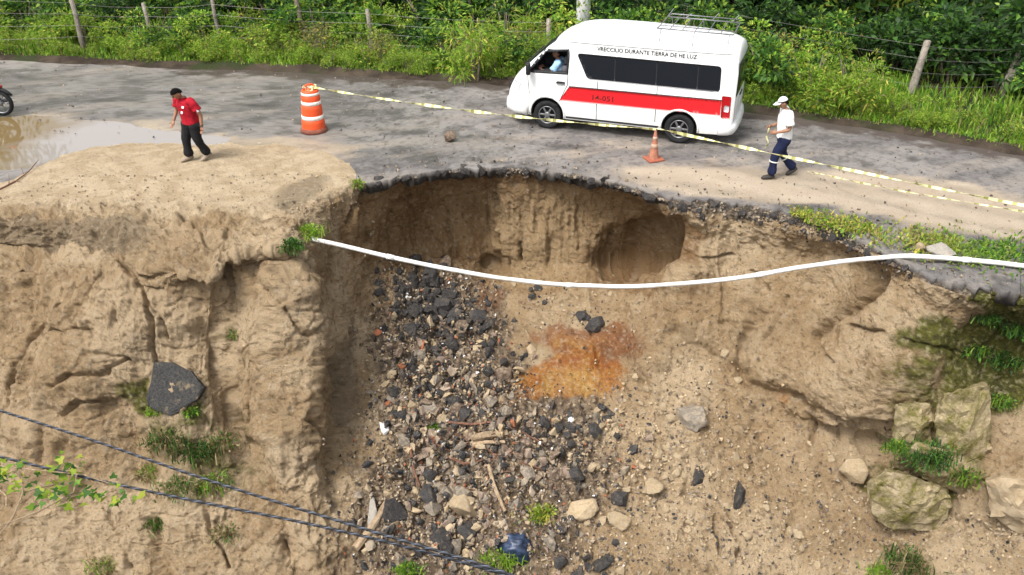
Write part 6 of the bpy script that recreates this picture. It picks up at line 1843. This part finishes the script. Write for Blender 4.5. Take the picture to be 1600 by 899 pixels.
tuft("weed_clump", 365, 520, .16, 0, "tiny green tuft in the left gully", 90, {"mid": 3, "grass": 3})
tuft("weed_clump", 300, 640, .16, 0, "short grass at the lower right corner of the stuck asphalt slab", 100, {"mid": 3, "grass": 3})
tuft("weed_clump", 238, 640, .14, 0, "short grass at the lower left corner of the stuck asphalt slab", 90, {"lime": 3, "grass": 3})
tuft("weed_clump", 1450, 715, .50, 0, "green leafy weeds on the mossy block at the right", 380, {"mid": 5, "dark": 3}, Vector(at_y(1450, 715, 11.85)))
tuft("weed_clump", 1400, 700, .24, 0, "bright little weed left of the leafy weeds on the mossy block", 160, {"lime": 4, "mid": 4}, Vector(at_y(1400, 700, 12.25)))
tuft("weed_clump", 1505, 745, .36, 0, "olive weeds at the right side of the mossy block", 260, {"grass": 3, "dry": 3, "mid": 2}, Vector(at_y(1505, 745, 11.8)))
tuft("dry_bush", 1425, 880, .55, 0, "tangled dry green bush at the lower right edge", 520, {"mid": 4, "dry": 4, "dark": 3})
tuft("weed_clump", 1375, 892, .26, 0, "bright green weed left of the dry bush", 200, {"lime": 4, "grass": 4})
tuft("weed_clump", 1570, 560, .36, 0, "dark green weeds hanging in the mossy recess at the right edge", 340, {"dark": 4, "mid": 4})
tuft("weed_clump", 1590, 520, .34, 0, "leafy creeper at the very right edge of the mossy recess", 300, {"mid": 4, "dark": 3})
tuft("weed_clump", 1520, 545, .26, 0, "creeping green plant left in the mossy recess", 220, {"mid": 3, "dark": 3, "grass": 2})
tuft("weed_clump", 1545, 500, .24, 0, "small creeping weeds at the top of the mossy recess", 200, {"mid": 4, "dark": 2})
tuft("weed_clump", 1565, 625, .3, 0, "thin pale grass hanging below the mossy recess", 160, {"grass": 3, "mid": 3})

# creeping vine on the lower cable: every leaf a piece
vp = lambda u, v, dz=0: Vector(at_z(u, v, 3.1 + dz))
vine = tag(empty("climbing_vine", vp(60, 740)), "yellow-green vine with broad leaves hanging on the lower cable at the left", "vine")
V0 = vine.location.copy()
gl = random.Random(9)
bm = bmesh.new()
for pts in ([(-60, 730), (0, 728), (60, 735), (130, 742), (200, 765)], [(30, 735), (36, 770), (20, 810), (0, 835)], [(120, 742), (115, 770), (60, 800), (0, 822), (-40, 830)], [(36, 770), (60, 762), (96, 755)], [(-30, 740), (10, 775), (10, 790)]):
    tube(bm, [vp(u, v, gl.uniform(-.02, .02)) - V0 for u, v in pts], [.006 - .0008 * k for k in range(len(pts))], 5)
bm_obj("vine_stem", bm, WOOD, vine, True)
def leaf_shape():
    bm = bmesh.new()
    out = [(0, .1), (.38, .0), (.52, .38), (.24, .52), (0, 1.1), (-.24, .52), (-.52, .38), (-.38, .0)]
    c = bm.verts.new((0, .5, -.06)); vs = [bm.verts.new((x, y, .05 * abs(x) - .12 * y * y)) for x, y in out]
    for k in range(8): bm.faces.new((c, vs[k], vs[(k + 1) % 8]))
    return bm
lms = []
for k, colr in enumerate([(.26, .36, .03), (.18, .31, .03), (.09, .22, .025), (.36, .40, .05), (.05, .13, .02)]):
    bm = leaf_shape(); me = bpy.data.meshes.new("leaf"); bm.to_mesh(me); bm.free()
    set_color_attr(me, "leafcol", np.tile([*colr, 1], (len(me.vertices), 1))); me.materials.append(LEAF); lms.append(me)
for k in range(150):
    t = gl.random()
    cu, cv, sx, sy = gl.choice([(70, 745, 38, 22), (105, 735, 25, 25), (30, 745, 30, 25), (140, 765, 35, 14), (95, 775, 25, 18), (5, 740, 14, 22), (180, 778, 20, 8), (65, 770, 25, 20)])
    u, v = gl.gauss(cu, sx * .6), gl.gauss(cv, sy * .6)
    o = link(bpy.data.objects.new("leaf", gl.choice(lms)), vine)
    s = gl.uniform(.028, .062); o.scale = (s, s, s)
    o.location = vp(u, v, gl.uniform(-.10, .12)) - V0
    o.rotation_euler = (gl.uniform(-.9, .6), gl.uniform(-.6, .6), gl.uniform(0, 6.28))
o = link(bpy.data.objects.new("leaf", lms[3]), vine); o.location = vp(228, 770) - V0; o.scale = (.09,) * 3; o.rotation_euler = (-.3, .2, 2)

# ---- fence: posts, wires, bare branches
def post(u, vt, vb, lean, r, label, name="fence_post", mat=POSTW, zb=.15):
    b = Vector(at_z(u, vb, zb)); px_m = CAM_F / ((b.y * CP) - (b.z - CAM_H) * SP)
    h = (vb - vt) / px_m / .93
    o = tag(empty(name, b), label, "post" if name == "fence_post" else "tree trunk")
    bm = bmesh.new(); L_ = lean / px_m
    pts = [Vector((0, 0, -.3)), Vector((L_ * .3 + random.gauss(0, .015), 0, h * .33)), Vector((L_ * .65 + random.gauss(0, .015), 0, h * .66)), Vector((L_, 0, h))]
    tube(bm, pts, [r * 1.1, r, r * .95, r * .85], 9)
    for v in bm.verts: v.co += Vector((random.gauss(0, r * .07), random.gauss(0, r * .07), random.gauss(0, .01)))
    bm_obj("post_shaft", bm, mat, o, True)
    bm = bmesh.new(); tube(bm, [Vector((L_, 0, h - .004)), Vector((L_, 0, h + .02))], [r * .84, r * .6], 9); bm_obj("post_top", bm, mat, o)
    return b, b + Vector((L_, 0, h))
posts = [post(132, 6, 78, -3, .075, "thick leaning fence post at the upper left"), post(238, 12, 72, -2, .06, "dark thin fence post, second from the left"), post(346, 8, 76, -3, .06, "grey fence post half hidden in bushes, third from the left"),
         post(582, 22, 86, -3, .07, "pale fence post with big leaves behind it, left of the van"), post(858, 36, 96, -2, .07, "short fence post just left of the van's windscreen"), post(982, -6, 62, 0, .08, "fence post behind the van beside the concrete pole"),
         post(1419, 72, 158, 10, .095, "grey fence post leaning right under the pale yellow bush"), post(1562, 76, 156, 14, .105, "pale thick fence post leaning right near the right edge")]
post(20, -30, 46, -22, .09, "leaning tree trunk at the top left corner", "tree_trunk", BARK); post(478, -30, 74, -12, .07, "dark tree trunk among the bushes left of the pale post", "tree_trunk", BARK)
WIRE = simple("fence_wire", (.16, .15, .14), .5, .4, .1, metal=.5)
for lv, nm in ((.28, "lowest"), (.50, "second"), (.72, "third"), (.93, "top")):
    pts = []
    seq = [(a.lerp(b, lv)) for a, b in posts]
    seq = [seq[0] + (seq[0] - seq[1]) * 2.5] + seq + [seq[-1] + (seq[-1] - seq[-2]) * 2]
    for a, b in zip(seq, seq[1:]):
        pts += [a.lerp(b, t) + Vector((0, -.10, -.05 * 4 * t * (1 - t))) for t in (0, .25, .5, .75)]
    bm = bmesh.new(); tube(bm, pts, .0042, 4)
    o = tag(bm_obj("barbed_wire", bm, WIRE), f"{nm} barbed wire strand of the fence beyond the road", "wire", "fence wires")
def dead(name, pts_list, label):
    root = tag(empty(name, Vector(at_z(*pts_list[0][0][:2], .1))), label, "branch")
    o0 = root.location
    for k, (p0, *rest) in enumerate(pts_list):
        y0 = Vector(at_z(*pts_list[0][0][:2], .1)).y + .4
        P_ = [Vector(at_y(u, v, y0 + .1 * i)) - o0 for i, (u, v) in enumerate([p0] + rest)]
        bm = bmesh.new(); tube(bm, P_, [max(.012, (.05 if k == 0 else .03) - .01 * i) for i in range(len(P_))], 6); bm_obj("limb", bm, POSTW, root, True)
dead("bare_branch", [[(1490, 132), (1502, 108), (1525, 92), (1540, 75), (1548, 58)], [(1530, 86), (1528, 70), (1520, 66)], [(1502, 108), (1540, 95), (1560, 88)]], "bare grey forked branch between the two right fence posts")
dead("bare_branch", [[(1438, 120), (1436, 85), (1446, 62), (1470, 30)], [(1436, 80), (1418, 55), (1415, 30)], [(1446, 62), (1440, 30), (1446, 10)], [(1436, 85), (1400, 72), (1370, 72)], [(1450, 66), (1462, 92), (1480, 100)]], "bare grey branches rising behind the left leaning post")
dead("bare_branch", [[(1535, 140), (1552, 118), (1566, 104), (1580, 60), (1600, 45)]], "slanting bare stick against the right fence post")
